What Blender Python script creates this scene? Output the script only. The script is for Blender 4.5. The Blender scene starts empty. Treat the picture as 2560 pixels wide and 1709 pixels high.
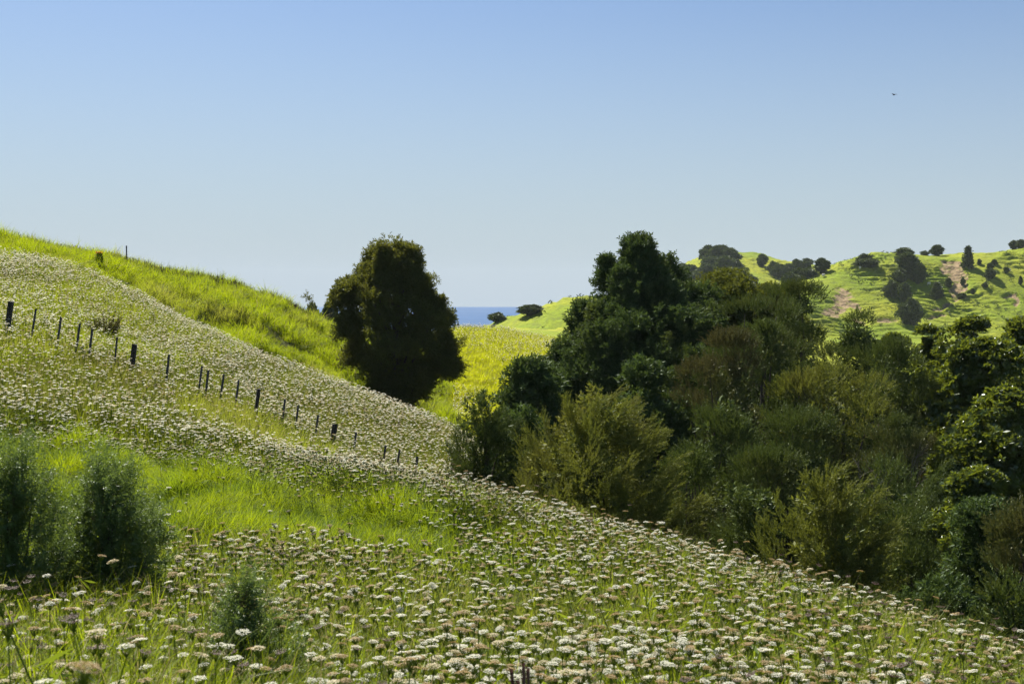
import bpy, math, random
import numpy as np
from mathutils import Vector, Matrix, Euler

R = math.radians
sc = bpy.context.scene
C = sc.collection

# ------------------------------------------------------------------ camera
FPX = 1280.0                      # focal length in pixels of the 1024 wide frame (45 mm on 36 mm)
PITCH = R(2.08)
cam_d = bpy.data.cameras.new('camera')
cam_d.lens = 45.0
cam_d.sensor_width = 36.0
cam_d.clip_start = 0.05
cam_d.clip_end = 30000
cam_d.dof.use_dof = True
cam_d.dof.focus_distance = 24.0
cam_d.dof.aperture_fstop = 7.1
cam = bpy.data.objects.new('camera', cam_d)
C.objects.link(cam)
cam.location = (0, 0, 0)
cam.rotation_euler = (R(90) - PITCH, 0, 0)
sc.camera = cam

# ------------------------------------------------------------------ sky and sun
SUN_EL, SUN_AZ = 47.0, -24.0       # azimuth from +Y towards +X
w = bpy.data.worlds.new('World')
sc.world = w
w.use_nodes = True
wn = w.node_tree
bg = wn.nodes['Background']
sky = wn.nodes.new('ShaderNodeTexSky')
sky.sky_type = 'NISHITA'
sky.sun_disc = False
sky.sun_elevation = R(SUN_EL)
sky.sun_rotation = R(SUN_AZ)
sky.altitude = 0
sky.air_density = 1.0
sky.dust_density = 0.6
sky.ozone_density = 2.0
# pale sea air near the horizon, over the clear sky above
tcw = wn.nodes.new('ShaderNodeTexCoord'); sep = wn.nodes.new('ShaderNodeSeparateXYZ'); wn.links.new(tcw.outputs['Generated'], sep.inputs[0])
mrw = wn.nodes.new('ShaderNodeMapRange'); mrw.interpolation_type = 'SMOOTHSTEP'; wn.links.new(sep.outputs[2], mrw.inputs[0])
mrw.inputs[1].default_value = -0.06; mrw.inputs[2].default_value = 0.30
tint = wn.nodes.new('ShaderNodeMix'); tint.data_type = 'RGBA'; tint.blend_type = 'MULTIPLY'; tint.inputs[0].default_value = 1.0
wn.links.new(sky.outputs[0], tint.inputs[6]); tint.inputs[7].default_value = (0.545, 0.64, 0.78, 1)
mxw = wn.nodes.new('ShaderNodeMix'); mxw.data_type = 'RGBA'; wn.links.new(mrw.outputs[0], mxw.inputs[0])
mxw.inputs[6].default_value = (4.1, 4.8, 5.35, 1); wn.links.new(tint.outputs[2], mxw.inputs[7])
wn.links.new(mxw.outputs[2], bg.inputs[0])
bg.inputs[1].default_value = 0.055
sun_d = bpy.data.lights.new('sun', 'SUN')
sun_d.energy = 4.9
sun_d.angle = R(0.5)
sun_d.color = (1.0, 0.945, 0.84)
sun = bpy.data.objects.new('sun', sun_d)
C.objects.link(sun)
sdir = Vector((math.sin(R(SUN_AZ)) * math.cos(R(SUN_EL)), math.cos(R(SUN_AZ)) * math.cos(R(SUN_EL)), math.sin(R(SUN_EL))))
sun.rotation_euler = sdir.to_track_quat('Z', 'Y').to_euler()
sun.location = (0, 0, 60)

sc.view_settings.view_transform = 'Standard'
sc.view_settings.look = 'None'
sc.view_settings.exposure = 1.16
sc.view_settings.gamma = 1.0
sc.render.engine = 'CYCLES'
cy = sc.cycles
cy.max_bounces = 6
cy.diffuse_bounces = 3
cy.glossy_bounces = 2
cy.transmission_bounces = 4
cy.transparent_max_bounces = 4
cy.volume_bounces = 1
cy.use_denoising = True
cy.denoising_prefilter = 'NONE'
cy.use_adaptive_sampling = False
cy.sample_clamp_indirect = 6.0

# ------------------------------------------------------------------ pixel helpers (photo shown 2349 px wide)
DS = 2349.0 / 1024.0
CP, SP = math.cos(PITCH), math.sin(PITCH)

def at(dx, dy, Y):
    vx = (dx / DS - 512.0) / FPX
    vy = -(dy / DS - 341.5) / FPX
    d = np.array([vx, CP + vy * SP, -SP + vy * CP])
    return d * (Y / d[1])

def ray(dx, dy):
    d = at(dx, dy, 1.0)
    return d

def project(P):
    P = np.asarray(P, float)
    f = P[..., 1] * CP - P[..., 2] * SP
    u = P[..., 1] * SP + P[..., 2] * CP
    f = np.where(f < 0.05, 0.05, f)
    return (512 + FPX * P[..., 0] / f) * DS, (341.5 - FPX * u / f) * DS

def in_poly(x, y, poly):
    poly = np.asarray(poly, float)
    inside = np.zeros(np.shape(x), bool)
    n = len(poly)
    j = n - 1
    for i in range(n):
        xi, yi = poly[i]
        xj, yj = poly[j]
        c = ((yi > y) != (yj > y)) & (x < (xj - xi) * (y - yi) / (yj - yi + 1e-12) + xi)
        inside ^= c
        j = i
    return inside

# smooth value noise in numpy
class Noise:
    def __init__(s, seed):
        s.t = np.random.default_rng(seed).random((256, 256))
    def __call__(s, x, y):
        xi = np.floor(x).astype(int); yi = np.floor(y).astype(int)
        fx = x - xi; fy = y - yi
        fx = fx * fx * (3 - 2 * fx); fy = fy * fy * (3 - 2 * fy)
        a = s.t[xi & 255, yi & 255]; b = s.t[(xi + 1) & 255, yi & 255]
        c = s.t[xi & 255, (yi + 1) & 255]; d = s.t[(xi + 1) & 255, (yi + 1) & 255]
        return (a * (1 - fx) + b * fx) * (1 - fy) + (c * (1 - fx) + d * fx) * fy
    def fbm(s, x, y, o=3):
        r = 0; a = 0.5; t = 0
        for k in range(o):
            r = r + a * s(x * 2 ** k + 17.3 * k, y * 2 ** k + 5.1 * k); t += a; a *= 0.5
        return r / t
N1, N2, N3 = Noise(1), Noise(2), Noise(3)

def tps_fit(xy, z, lam=0.0):
    n = len(xy)
    d = np.linalg.norm(xy[:, None] - xy[None], axis=2)
    K = np.where(d > 0, d * d * np.log(d + 1e-12), 0) + lam * np.eye(n)
    P = np.c_[np.ones(n), xy]
    A = np.zeros((n + 3, n + 3)); A[:n, :n] = K; A[:n, n:] = P; A[n:, :n] = P.T
    return np.linalg.solve(A, np.r_[z, 0, 0, 0])

def tps_eval(xy, c, q):
    out = np.empty(len(q))
    for i in range(0, len(q), 20000):
        s = q[i:i + 20000]
        d = np.linalg.norm(s[:, None] - xy[None], axis=2)
        K = np.where(d > 0, d * d * np.log(d + 1e-12), 0)
        out[i:i + 20000] = K @ c[:-3] + c[-3] + s @ c[-2:]
    return out

# ------------------------------------------------------------------ mesh helpers
def mesh_from(name, V, F, mats, mat_idx=None, smooth=False):
    V = np.asarray(V, np.float32); F = np.asarray(F, np.int32)
    me = bpy.data.meshes.new(name)
    k = F.shape[1]
    me.vertices.add(len(V)); me.vertices.foreach_set('co', V.ravel())
    me.loops.add(F.size); me.loops.foreach_set('vertex_index', F.ravel())
    me.polygons.add(len(F))
    me.polygons.foreach_set('loop_start', np.arange(0, F.size, k, dtype=np.int32))
    me.polygons.foreach_set('loop_total', np.full(len(F), k, np.int32))
    for m in (mats if isinstance(mats, (list, tuple)) else [mats]):
        me.materials.append(m)
    if mat_idx is not None:
        me.polygons.foreach_set('material_index', np.asarray(mat_idx, np.int32))
    me.polygons.foreach_set('use_smooth', np.full(len(F), smooth, bool))
    me.update(calc_edges=True)
    me.validate()
    return me

def link(name, data, parent=None, loc=None):
    o = bpy.data.objects.new(name, data)
    C.objects.link(o)
    if parent is not None: o.parent = parent
    if loc is not None: o.location = loc
    return o

def tag(o, label=None, cat=None, group=None, kind=None):
    if label: o['label'] = label
    if cat: o['category'] = cat
    if group: o['group'] = group
    if kind: o['kind'] = kind
    return o

def empty(name, loc, label, cat, group=None):
    o = bpy.data.objects.new(name, None)
    C.objects.link(o); o.location = loc; o.empty_display_size = 0.3
    return tag(o, label, cat, group)

class MB:
    """collects quads (triangles are stored as quads with a tiny edge avoided by repeating none)"""
    def __init__(s): s.V = []; s.F = []; s.M = []; s.n = 0
    def add(s, V, F, m=0):
        V = np.asarray(V, float); F = np.asarray(F, int)
        s.V.append(V); s.F.append(F + s.n); s.M.append(np.full(len(F), m)); s.n += len(V)
    def tube(s, P, rad, k=6, m=0, cap=True):
        P = np.asarray(P, float); n = len(P)
        T = np.gradient(P, axis=0); T /= np.linalg.norm(T, axis=1)[:, None] + 1e-9
        a = np.array([1.0, 0.13, 0.07]) if abs(T[0, 0]) < 0.9 else np.array([0, 1.0, 0])
        V = []
        for i in range(n):
            u = np.cross(T[i], a); u /= np.linalg.norm(u) + 1e-9; v = np.cross(T[i], u)
            for j in range(k):
                th = 2 * math.pi * j / k
                V.append(P[i] + rad[i] * (math.cos(th) * u + math.sin(th) * v))
        F = [(i * k + j, i * k + (j + 1) % k, (i + 1) * k + (j + 1) % k, (i + 1) * k + j) for i in range(n - 1) for j in range(k)]
        s.add(V, F, m)
    def build(s, name, mats, smooth=False):
        return mesh_from(name, np.concatenate(s.V), np.concatenate(s.F), mats, np.concatenate(s.M), smooth)

# ------------------------------------------------------------------ materials
def nt(name):
    m = bpy.data.materials.new(name); m.use_nodes = True
    t = m.node_tree; t.nodes.clear()
    out = t.nodes.new('ShaderNodeOutputMaterial')
    return m, t, out
def nd(t, typ, **kw):
    n = t.nodes.new('ShaderNode' + typ)
    for k, v in kw.items(): setattr(n, k, v)
    return n
def mixc(t, fac, a, b):
    n = nd(t, 'Mix', data_type='RGBA')
    if hasattr(fac, 'is_linked') or isinstance(fac, bpy.types.NodeSocket): t.links.new(fac, n.inputs[0])
    else: n.inputs[0].default_value = fac
    for sck, v in ((n.inputs[6], a), (n.inputs[7], b)):
        if isinstance(v, bpy.types.NodeSocket): t.links.new(v, sck)
        else: sck.default_value = (*v, 1)
    return n.outputs[2]
def ramp(t, src, p0, p1):
    n = nd(t, 'MapRange'); t.links.new(src, n.inputs[0])
    n.inputs[1].default_value = p0; n.inputs[2].default_value = p1
    return n.outputs[0]
def worldnoise(t, scale, detail=3.0):
    g = nd(t, 'NewGeometry'); n = nd(t, 'TexNoise'); n.inputs['Scale'].default_value = scale; n.inputs['Detail'].default_value = detail
    t.links.new(g.outputs['Position'], n.inputs['Vector'])
    return n.outputs[0]

def leaf_mat(name, a, b, tr, trans=0.4, gloss=0.06, rough=0.45, patch=None, patch_scale=0.15, per='island', patch_lo=0.42, patch_hi=0.6, straw=0.0):
    m, t, out = nt(name)
    if per == 'island':
        rnd = nd(t, 'NewGeometry').outputs['Random Per Island']
    else:
        rnd = nd(t, 'ObjectInfo').outputs['Random']
    col = mixc(t, rnd, a, b)
    trc = mixc(t, rnd, tr, tuple(c * 0.75 for c in tr))
    if straw:
        isl = nd(t, 'NewGeometry').outputs['Random Per Island']
        sf = ramp(t, isl, 1 - straw, 1 - straw + 0.02)
        col = mixc(t, sf, col, (0.24, 0.20, 0.09)); trc = mixc(t, sf, trc, (0.34, 0.28, 0.11))
    if patch:
        pn = ramp(t, worldnoise(t, patch_scale), patch_lo, patch_hi)
        col = mixc(t, pn, col, patch[0]); trc = mixc(t, pn, trc, patch[1])
    d = nd(t, 'BsdfDiffuse'); t.links.new(col, d.inputs[0])
    tl = nd(t, 'BsdfTranslucent'); t.links.new(trc, tl.inputs[0])
    mx = nd(t, 'MixShader'); mx.inputs[0].default_value = trans
    t.links.new(d.outputs[0], mx.inputs[1]); t.links.new(tl.outputs[0], mx.inputs[2])
    gl = nd(t, 'BsdfGlossy'); gl.inputs['Roughness'].default_value = rough; gl.inputs[0].default_value = (0.9, 0.95, 0.9, 1)
    m2 = nd(t, 'MixShader'); m2.inputs[0].default_value = gloss
    t.links.new(mx.outputs[0], m2.inputs[1]); t.links.new(gl.outputs[0], m2.inputs[2])
    t.links.new(m2.outputs[0], out.inputs[0])
    return m

def plain_mat(name, a, b, scale=4.0, rough=0.9, bump=0.0, stretch=None):
    m, t, out = nt(name)
    tc = nd(t, 'TexCoord'); n = nd(t, 'TexNoise'); n.inputs['Scale'].default_value = scale; n.inputs['Detail'].default_value = 6
    mp = nd(t, 'Mapping')
    if stretch: mp.inputs['Scale'].default_value = stretch
    t.links.new(tc.outputs['Object'], mp.inputs[0]); t.links.new(mp.outputs[0], n.inputs['Vector'])
    p = nd(t, 'BsdfPrincipled'); p.inputs['Roughness'].default_value = rough; p.inputs['Specular IOR Level'].default_value = 0.2
    t.links.new(mixc(t, ramp(t, n.outputs[0], 0.35, 0.65), a, b), p.inputs['Base Color'])
    if bump:
        bp = nd(t, 'Bump'); bp.inputs['Strength'].default_value = bump; bp.inputs['Distance'].default_value = 0.05
        t.links.new(n.outputs[0], bp.inputs['Height']); t.links.new(bp.outputs[0], p.inputs['Normal'])
    t.links.new(p.outputs[0], out.inputs[0])
    return m

M_bark = plain_mat('bark', (0.05, 0.04, 0.032), (0.11, 0.09, 0.075), 6, 0.95, 0.6, (1, 1, 0.25))
M_deadwood = plain_mat('grey_twigs', (0.10, 0.085, 0.075), (0.19, 0.165, 0.15), 6)
M_post = plain_mat('weathered_post_wood', (0.03, 0.028, 0.026), (0.085, 0.08, 0.075), 9, 0.9, 0.5, (1, 1, 0.15))
M_batten = plain_mat('weathered_batten_wood', (0.05, 0.05, 0.055), (0.13, 0.13, 0.14), 9, 0.9, 0.4, (1, 1, 0.15))
M_totara = leaf_mat('dark_green_needles', (0.024, 0.050, 0.014), (0.082, 0.128, 0.036), (0.12, 0.18, 0.03), 0.22, 0.02, 0.55, patch=((0.080, 0.108, 0.026), (0.14, 0.17, 0.02)), patch_scale=0.6, patch_lo=0.52, patch_hi=0.75)
M_totara_warm = leaf_mat('olive_green_needles', (0.036, 0.054, 0.014), (0.125, 0.138, 0.030), (0.22, 0.23, 0.02), 0.32, 0.02, 0.55, patch=((0.112, 0.112, 0.028), (0.2, 0.185, 0.02)), patch_scale=0.8, patch_lo=0.55, patch_hi=0.8)
M_totara_yellow = leaf_mat('yellow_green_needles', (0.034, 0.056, 0.012), (0.105, 0.128, 0.024), (0.22, 0.24, 0.02), 0.28, 0.02, 0.55)
M_kan_green = leaf_mat('olive_green_sprays', (0.020, 0.036, 0.010), (0.130, 0.175, 0.042), (0.17, 0.22, 0.03), 0.14, 0.02, 0.55, patch=((0.135, 0.135, 0.036), (0.16, 0.16, 0.03)), patch_scale=0.55, patch_lo=0.52, patch_hi=0.75)
M_kan_gold = leaf_mat('golden_green_sprays', (0.030, 0.048, 0.012), (0.240, 0.255, 0.055), (0.30, 0.33, 0.035), 0.22, 0.02, 0.55, patch=((0.195, 0.185, 0.042), (0.24, 0.22, 0.035)), patch_scale=0.7, patch_lo=0.52, patch_hi=0.75)
M_kan_brown = leaf_mat('brownish_olive_sprays', (0.026, 0.031, 0.011), (0.165, 0.148, 0.052), (0.18, 0.165, 0.04), 0.14, 0.02, 0.55, patch=((0.085, 0.115, 0.028), (0.14, 0.17, 0.03)), patch_scale=0.5, patch_lo=0.42, patch_hi=0.65)
M_broad = leaf_mat('glossy_broad_leaves', (0.022, 0.048, 0.010), (0.080, 0.120, 0.020), (0.26, 0.31, 0.02), 0.30, 0.045, 0.35)
M_far = leaf_mat('far_tree_leaves', (0.025, 0.045, 0.016), (0.065, 0.09, 0.030), (0.09, 0.12, 0.02), 0.2, 0.03, 0.5)
M_gorse = leaf_mat('grey_green_spines', (0.040, 0.078, 0.018), (0.12, 0.18, 0.044), (0.22, 0.31, 0.05), 0.33, 0.04, 0.45)
M_gorse_dry = leaf_mat('dry_brown_spines', (0.10, 0.06, 0.035), (0.17, 0.10, 0.06), (0.12, 0.07, 0.04), 0.2, 0.03, 0.5)
G_A, G_B, G_T = (0.078, 0.132, 0.006), (0.138, 0.185, 0.009), (0.40, 0.49, 0.007)
M_grass = leaf_mat('meadow_grass_blades', G_A, G_B, G_T, 0.5, 0.012, 0.5, patch=((0.15, 0.155, 0.03), (0.36, 0.36, 0.05)), patch_scale=0.22, per='object', patch_lo=0.5, patch_hi=0.75, straw=0.10)
M_lush = leaf_mat('lush_grass_blades', (0.080, 0.150, 0.006), (0.13, 0.20, 0.008), (0.39, 0.48, 0.006), 0.5, 0.012, 0.5, per='object', straw=0.05, patch=((0.065, 0.125, 0.010), (0.24, 0.34, 0.010)), patch_scale=0.9, patch_lo=0.5, patch_hi=0.66)
M_meadow_stalk = leaf_mat('flower_meadow_undergrowth', (0.075, 0.118, 0.010), (0.13, 0.155, 0.018), (0.30, 0.36, 0.02), 0.42, 0.012, 0.5, patch=((0.14, 0.14, 0.028), (0.30, 0.30, 0.04)), patch_scale=0.35, per='object', patch_lo=0.48, patch_hi=0.7, straw=0.14)
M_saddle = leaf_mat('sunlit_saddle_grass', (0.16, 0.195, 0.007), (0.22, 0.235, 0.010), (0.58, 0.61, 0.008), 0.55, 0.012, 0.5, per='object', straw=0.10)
M_seed = leaf_mat('dry_seed_heads', (0.12, 0.09, 0.06), (0.22, 0.17, 0.12), (0.2, 0.14, 0.09), 0.3, 0.02, 0.5, per='object')
M_stem = leaf_mat('flower_stem_green', (0.085, 0.135, 0.016), (0.14, 0.19, 0.025), (0.28, 0.36, 0.02), 0.42, 0.02, 0.5)
M_white = leaf_mat('white_petals', (0.76, 0.75, 0.63), (0.85, 0.84, 0.75), (0.92, 0.89, 0.74), 0.58, 0.03, 0.5)
M_cream = leaf_mat('cream_petals', (0.58, 0.48, 0.27), (0.76, 0.69, 0.48), (0.74, 0.66, 0.46), 0.45, 0.03, 0.5)
M_tan = leaf_mat('tan_seed_umbels', (0.30, 0.19, 0.075), (0.52, 0.38, 0.18), (0.52, 0.37, 0.14), 0.4, 0.03, 0.5)
M_purple = leaf_mat('purple_brown_umbels', (0.07, 0.035, 0.035), (0.16, 0.085, 0.07), (0.12, 0.05, 0.04), 0.25, 0.03, 0.5)
M_yellow = leaf_mat('orange_yellow_florets', (0.75, 0.42, 0.02), (0.8, 0.55, 0.03), (0.7, 0.4, 0.02), 0.3, 0.03, 0.5)

def ground_mat():
    m, t, out = nt('meadow_soil')
    c = mixc(t, ramp(t, worldnoise(t, 0.4, 5), 0.4, 0.6), (0.05, 0.075, 0.012), (0.085, 0.095, 0.022))
    c = mixc(t, ramp(t, worldnoise(t, 6.0, 5), 0.4, 0.75), c, (0.055, 0.045, 0.02))
    p = nd(t, 'BsdfPrincipled'); p.inputs['Roughness'].default_value = 0.95; p.inputs['Specular IOR Level'].default_value = 0.1
    t.links.new(c, p.inputs['Base Color'])
    bp = nd(t, 'Bump'); bp.inputs['Strength'].default_value = 0.8; bp.inputs['Distance'].default_value = 0.1
    t.links.new(worldnoise(t, 9.0, 6), bp.inputs['Height']); t.links.new(bp.outputs[0], p.inputs['Normal'])
    t.links.new(p.outputs[0], out.inputs[0])
    return m
M_ground = ground_mat()

def hill_mat():
    m, t, out = nt('hill_pasture')
    c = mixc(t, ramp(t, worldnoise(t, 0.05, 5), 0.38, 0.62), (0.18, 0.245, 0.012), (0.27, 0.29, 0.018))
    c = mixc(t, ramp(t, worldnoise(t, 0.6, 6), 0.45, 0.8), c, (0.12, 0.145, 0.025))
    at_ = nd(t, 'Attribute', attribute_name='soil')
    soil = mixc(t, ramp(t, worldnoise(t, 0.9, 6), 0.35, 0.65), (0.34, 0.245, 0.14), (0.19, 0.14, 0.08))
    soil = mixc(t, ramp(t, worldnoise(t, 0.45, 6), 0.52, 0.66), soil, (0.17, 0.19, 0.03))
    nf = nd(t, 'Math', operation='ADD'); t.links.new(at_.outputs['Fac'], nf.inputs[0])
    ns = nd(t, 'Math', operation='MULTIPLY_ADD'); t.links.new(worldnoise(t, 0.7, 6), ns.inputs[0]); ns.inputs[1].default_value = 1.2; ns.inputs[2].default_value = -0.6
    t.links.new(ns.outputs[0], nf.inputs[1])
    c = mixc(t, ramp(t, nf.outputs[0], 0.35, 0.6), c, soil)
    p = nd(t, 'BsdfPrincipled'); p.inputs['Roughness'].default_value = 0.95; p.inputs['Specular IOR Level'].default_value = 0.1
    t.links.new(c, p.inputs['Base Color'])
    bp = nd(t, 'Bump'); bp.inputs['Strength'].default_value = 0.9; bp.inputs['Distance'].default_value = 0.4
    t.links.new(worldnoise(t, 1.4, 6), bp.inputs['Height']); t.links.new(bp.outputs[0], p.inputs['Normal'])
    t.links.new(p.outputs[0], out.inputs[0])
    return m
M_hill = hill_mat()

def sea_mat():
    m, t, out = nt('sea_water')
    c = mixc(t, ramp(t, worldnoise(t, 0.01, 4), 0.35, 0.65), (0.008, 0.060, 0.17), (0.014, 0.075, 0.20))
    p = nd(t, 'BsdfPrincipled'); p.inputs['Roughness'].default_value = 0.5; p.inputs['Specular IOR Level'].default_value = 0.05
    t.links.new(c, p.inputs['Base Color'])
    bp = nd(t, 'Bump'); bp.inputs['Strength'].default_value = 0.5; bp.inputs['Distance'].default_value = 1.0
    t.links.new(worldnoise(t, 0.15, 5), bp.inputs['Height']); t.links.new(bp.outputs[0], p.inputs['Normal'])
    t.links.new(p.outputs[0], out.inputs[0])
    return m
M_sea = sea_mat()

# ------------------------------------------------------------------ near terrain
OFF = 6.0
cp = []
def g(dx, dy, Y, h=0.5):
    p = at(dx, dy, Y); cp.append((p[0], p[1], p[2] - h))
def raw(x, y, z): cp.append((x, y, z))
for a in [(0, 1568, 4.2), (700, 1568, 4.8), (1400, 1568, 5.5), (2349, 1568, 8.0),
          (0, 1400, 6.5), (700, 1400, 7.5), (1400, 1400, 8.5), (2050, 1395, 12), (2349, 1494, 10),
          (0, 1250, 9.5), (600, 1250, 11), (1100, 1250, 12), (1500, 1228, 14.5), (1780, 1310, 13),
          (0, 1110, 14, .3), (500, 1110, 15.5, .3), (1040, 1094, 18.5), (1260, 1158, 16.5),
          (0, 1000, 20, .4), (400, 1010, 22), (700, 1055, 22), (870, 1075, 22),
          (0, 850, 25.5), (300, 920, 26), (560, 985, 26),
          (25, 735, 31), (140, 775, 31), (310, 825, 31), (460, 885, 31), (590, 930, 30), (765, 1000, 30), (960, 1080, 30),
          (150, 668, 40), (300, 742, 40), (600, 865, 37), (850, 960, 35), (0, 620, 42),
          (0, 560, 54), (180, 602, 51), (330, 672, 49), (500, 760, 46), (700, 840, 44), (900, 915, 42), (1030, 970, 40),
          (330, 672, 57, .4), (500, 760, 58, .4), (700, 840, 58, .4), (900, 918, 58, .4), (1030, 975, 58, .4),
          (0, 523, 66, .75), (140, 550, 67, .75), (290, 580, 68, .75), (500, 630, 70, .75), (640, 670, 71, .75), (720, 713, 72, .75), (770, 745, 74, .75),
          (500, 700, 63, .4), (700, 785, 64, .4), (850, 790, 72, .4), (900, 765, 95, .4),
          (1040, 743, 115, .75), (1150, 744, 118, .9), (1260, 776, 112, .9), (1040, 930, 75, .4), (1100, 850, 90, .4), (1200, 800, 102, .4),
          (1300, 800, 100, .4), (1250, 900, 82, .4)]:
    g(*a)
for k, (dx, dy, Y, dz) in enumerate([(330, 672, 53, -.55), (500, 760, 52, -.75), (700, 840, 51, -.9), (900, 915, 50, -1.0), (1030, 970, 49, -1.1)]):
    p = at(dx, dy, Y); raw(p[0], p[1], p[2] - .4 + dz * 0.6)
for a in [(0, 0, -1.75), (-6, 0, -1.1), (6, 0, -2.9), (0, -4, -1.5), (-8, 6, -1.5), (9, 6, -4.2), (5, -4, -2.3), (-5, -4, -.8), (-20, 10, 0.5), (-22, 22, 1.4), (-28, 36, 3.0), (-45, 60, 7), (-50, 80, 7),
          (4.6, 16.5, -5.0), (7.5, 12, -5.2), (2.5, 21, -5.0), (1.5, 27, -5.9), (5, 26, -6.8), (9, 20, -7.0), (12, 16, -7.2), (15, 30, -9), (10, 40, -9.5), (3, 45, -7.6), (20, 45, -10),
          (25, 25, -9), (30, 60, -10), (14, 65, -9), (22, 90, -8.5), (45, 100, -11), (50, 60, -10), (60, 110, -12), (6, 130, -5), (30, 130, -10), (-8, 130, -5), (-20, 130, -7),
          (-14, 90, -2.5), (-24, 92, -1), (-40, 95, 1), (-60, 110, 0), (-50, 130, -5), (70, 135, -13), (20, 12, -8.5), (12, 4, -5.5)]:
    raw(*a)
cp = np.array(cp)
def uv_of(x, y): return np.stack([3.0 * x / (y + OFF), np.log(y + OFF)], -1)
# densify constraint coordinates in a perspective-even space
CUV = uv_of(cp[:, 0], cp[:, 1])
_tps = tps_fit(CUV, cp[:, 2] / (cp[:, 1] + OFF), 0.0004)
NU, NV = 420, 460
Us = np.linspace(-3.0, 3.0, NU); Vs = np.linspace(math.log(2.0), math.log(140 + OFF), NV)
UU, VV = np.meshgrid(Us, Vs, indexing='ij')
YY = np.exp(VV) - OFF; XX = UU / 3.0 * (YY + OFF)
ZZ = (tps_eval(CUV, _tps, np.stack([UU, VV], -1).reshape(-1, 2))).reshape(NU, NV) * (YY + OFF)
# mounds
def bumps(x, y, z):
    dx, dy = project(np.stack([x, y, z], -1))
    b = 0.12 * (N1.fbm(x * 0.8, y * 0.8) - 0.5)
    b = b + 0.85 * np.clip((y - 50) / 6, 0, 1) * np.clip((67 - y) / 6, 0.12, 1) * (y < 90) * (np.abs(N2.fbm(x * 0.40, y * 0.22, 3) - 0.5) - 0.12) * 3.0
    lush = in_poly(dx, dy, LUSH)
    lm = lush.astype(float)
    for _ in range(5):
        lm[1:-1, 1:-1] = (lm[1:-1, 1:-1] + lm[:-2, 1:-1] + lm[2:, 1:-1] + lm[1:-1, :-2] + lm[1:-1, 2:]) / 5
    b = b + lm * (1.25 * (np.clip(N3.fbm(x * 0.95, y * 0.7, 2), 0.36, 0.66) - 0.5) - 0.08)
    return b
LUSH = [(-400, 985), (0, 985), (200, 1000), (380, 1030), (560, 1062), (660, 1095), (820, 1135), (960, 1160), (1040, 1200), (1200, 1262), (1310, 1345),
        (1150, 1335), (1000, 1262), (850, 1222), (650, 1195), (380, 1210), (200, 1260), (-400, 1290)]
ZZ = ZZ + bumps(XX, YY, ZZ)

def hnear(x, y):
    x = np.asarray(x, float); y = np.asarray(y, float)
    u = (3.0 * x / (y + OFF) - Us[0]) / (Us[1] - Us[0]); v = (np.log(np.maximum(y + OFF, 0.1)) - Vs[0]) / (Vs[1] - Vs[0])
    u = np.clip(u, 0, NU - 1.001); v = np.clip(v, 0, NV - 1.001)
    i = u.astype(int); j = v.astype(int); fu = u - i; fv = v - j
    return (ZZ[i, j] * (1 - fu) + ZZ[i + 1, j] * fu) * (1 - fv) + (ZZ[i, j + 1] * (1 - fu) + ZZ[i + 1, j + 1] * fu) * fv

def grid_faces(nu, nv):
    i, j = np.meshgrid(np.arange(nu - 1), np.arange(nv - 1), indexing='ij')
    a = (i * nv + j).ravel()
    return np.stack([a, a + nv, a + nv + 1, a + 1], -1)
tag(link('ground', mesh_from('ground', np.stack([XX, YY, ZZ], -1).reshape(-1, 3), grid_faces(NU, NV), M_ground, smooth=True)), kind='structure')

# ------------------------------------------------------------------ far terrain and sea
SEA_Z, SEA_R = -27.0, 3000.0
def sea():
    k = 48
    V = [(0, 600, SEA_Z)] + []
    rings = [0, 250, 600, 1200, 2200, 3300, SEA_R]
    V = []; F = []
    xs = np.linspace(-2900, 2900, 43); ys = np.linspace(150, SEA_R, 44)
    X, Y = np.meshgrid(xs, ys, indexing='ij')
    return mesh_from('sea', np.stack([X, Y, np.full_like(X, SEA_Z)], -1).reshape(-1, 3), grid_faces(43, 44), M_sea)
tag(link('sea', sea()), kind='structure')

fp = []
def fg(dx, dy, Y, dz=0):
    p = at(dx, dy, Y); fp.append((p[0], p[1], p[2] + dz))
Z4 = lambda zx, zy: (1541.5 + 0.3437 * zx, 532 + 0.3437 * zy)
CREST_B = [(1782, 668), (1816, 652), (1878, 627), (1930, 612), (1998, 586), (2050, 580), (2098, 583), (2177, 579), (2246, 576), (2349, 566), (2450, 560), (2600, 556)]
for k, (dx, dy) in enumerate(CREST_B):
    Y = 400 + min(k, 4) * 8
    fg(dx, dy, Y)
    fg(dx, dy, Y + 70, -14)
for a in [(1800, 722, 365), (1890, 765, 352), (2100, 790, 345), (2349, 800, 345), (2500, 800, 345), (1880, 690, 378), (2000, 680, 385), (2150, 680, 385), (2349, 680, 385), (1740, 700, 385)]: fg(*a)
for dx, dy in [(1572, 604), (1610, 588), (1640, 582), (1689, 584), (1741, 588), (1816, 602), (1899, 614), (1968, 603)]:
    fg(dx, dy, 620); fg(dx, dy, 740, -25)
for a in [(1600, 655, 545), (1700, 645, 545), (1780, 665, 540), (1880, 640, 545), (1530, 630, 620), (1470, 668, 620), (1540, 690, 520), (1650, 690, 510), (1840, 690, 500)]: fg(*a)
for a in [(1100, 752, 262), (1130, 742, 262), (1180, 730, 262), (1240, 709, 262), (1300, 688, 262), (1350, 688, 265), (1420, 700, 270),
          (1150, 762, 190), (1230, 757, 188), (1310, 757, 188), (1400, 760, 190)]: fg(*a)
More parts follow.
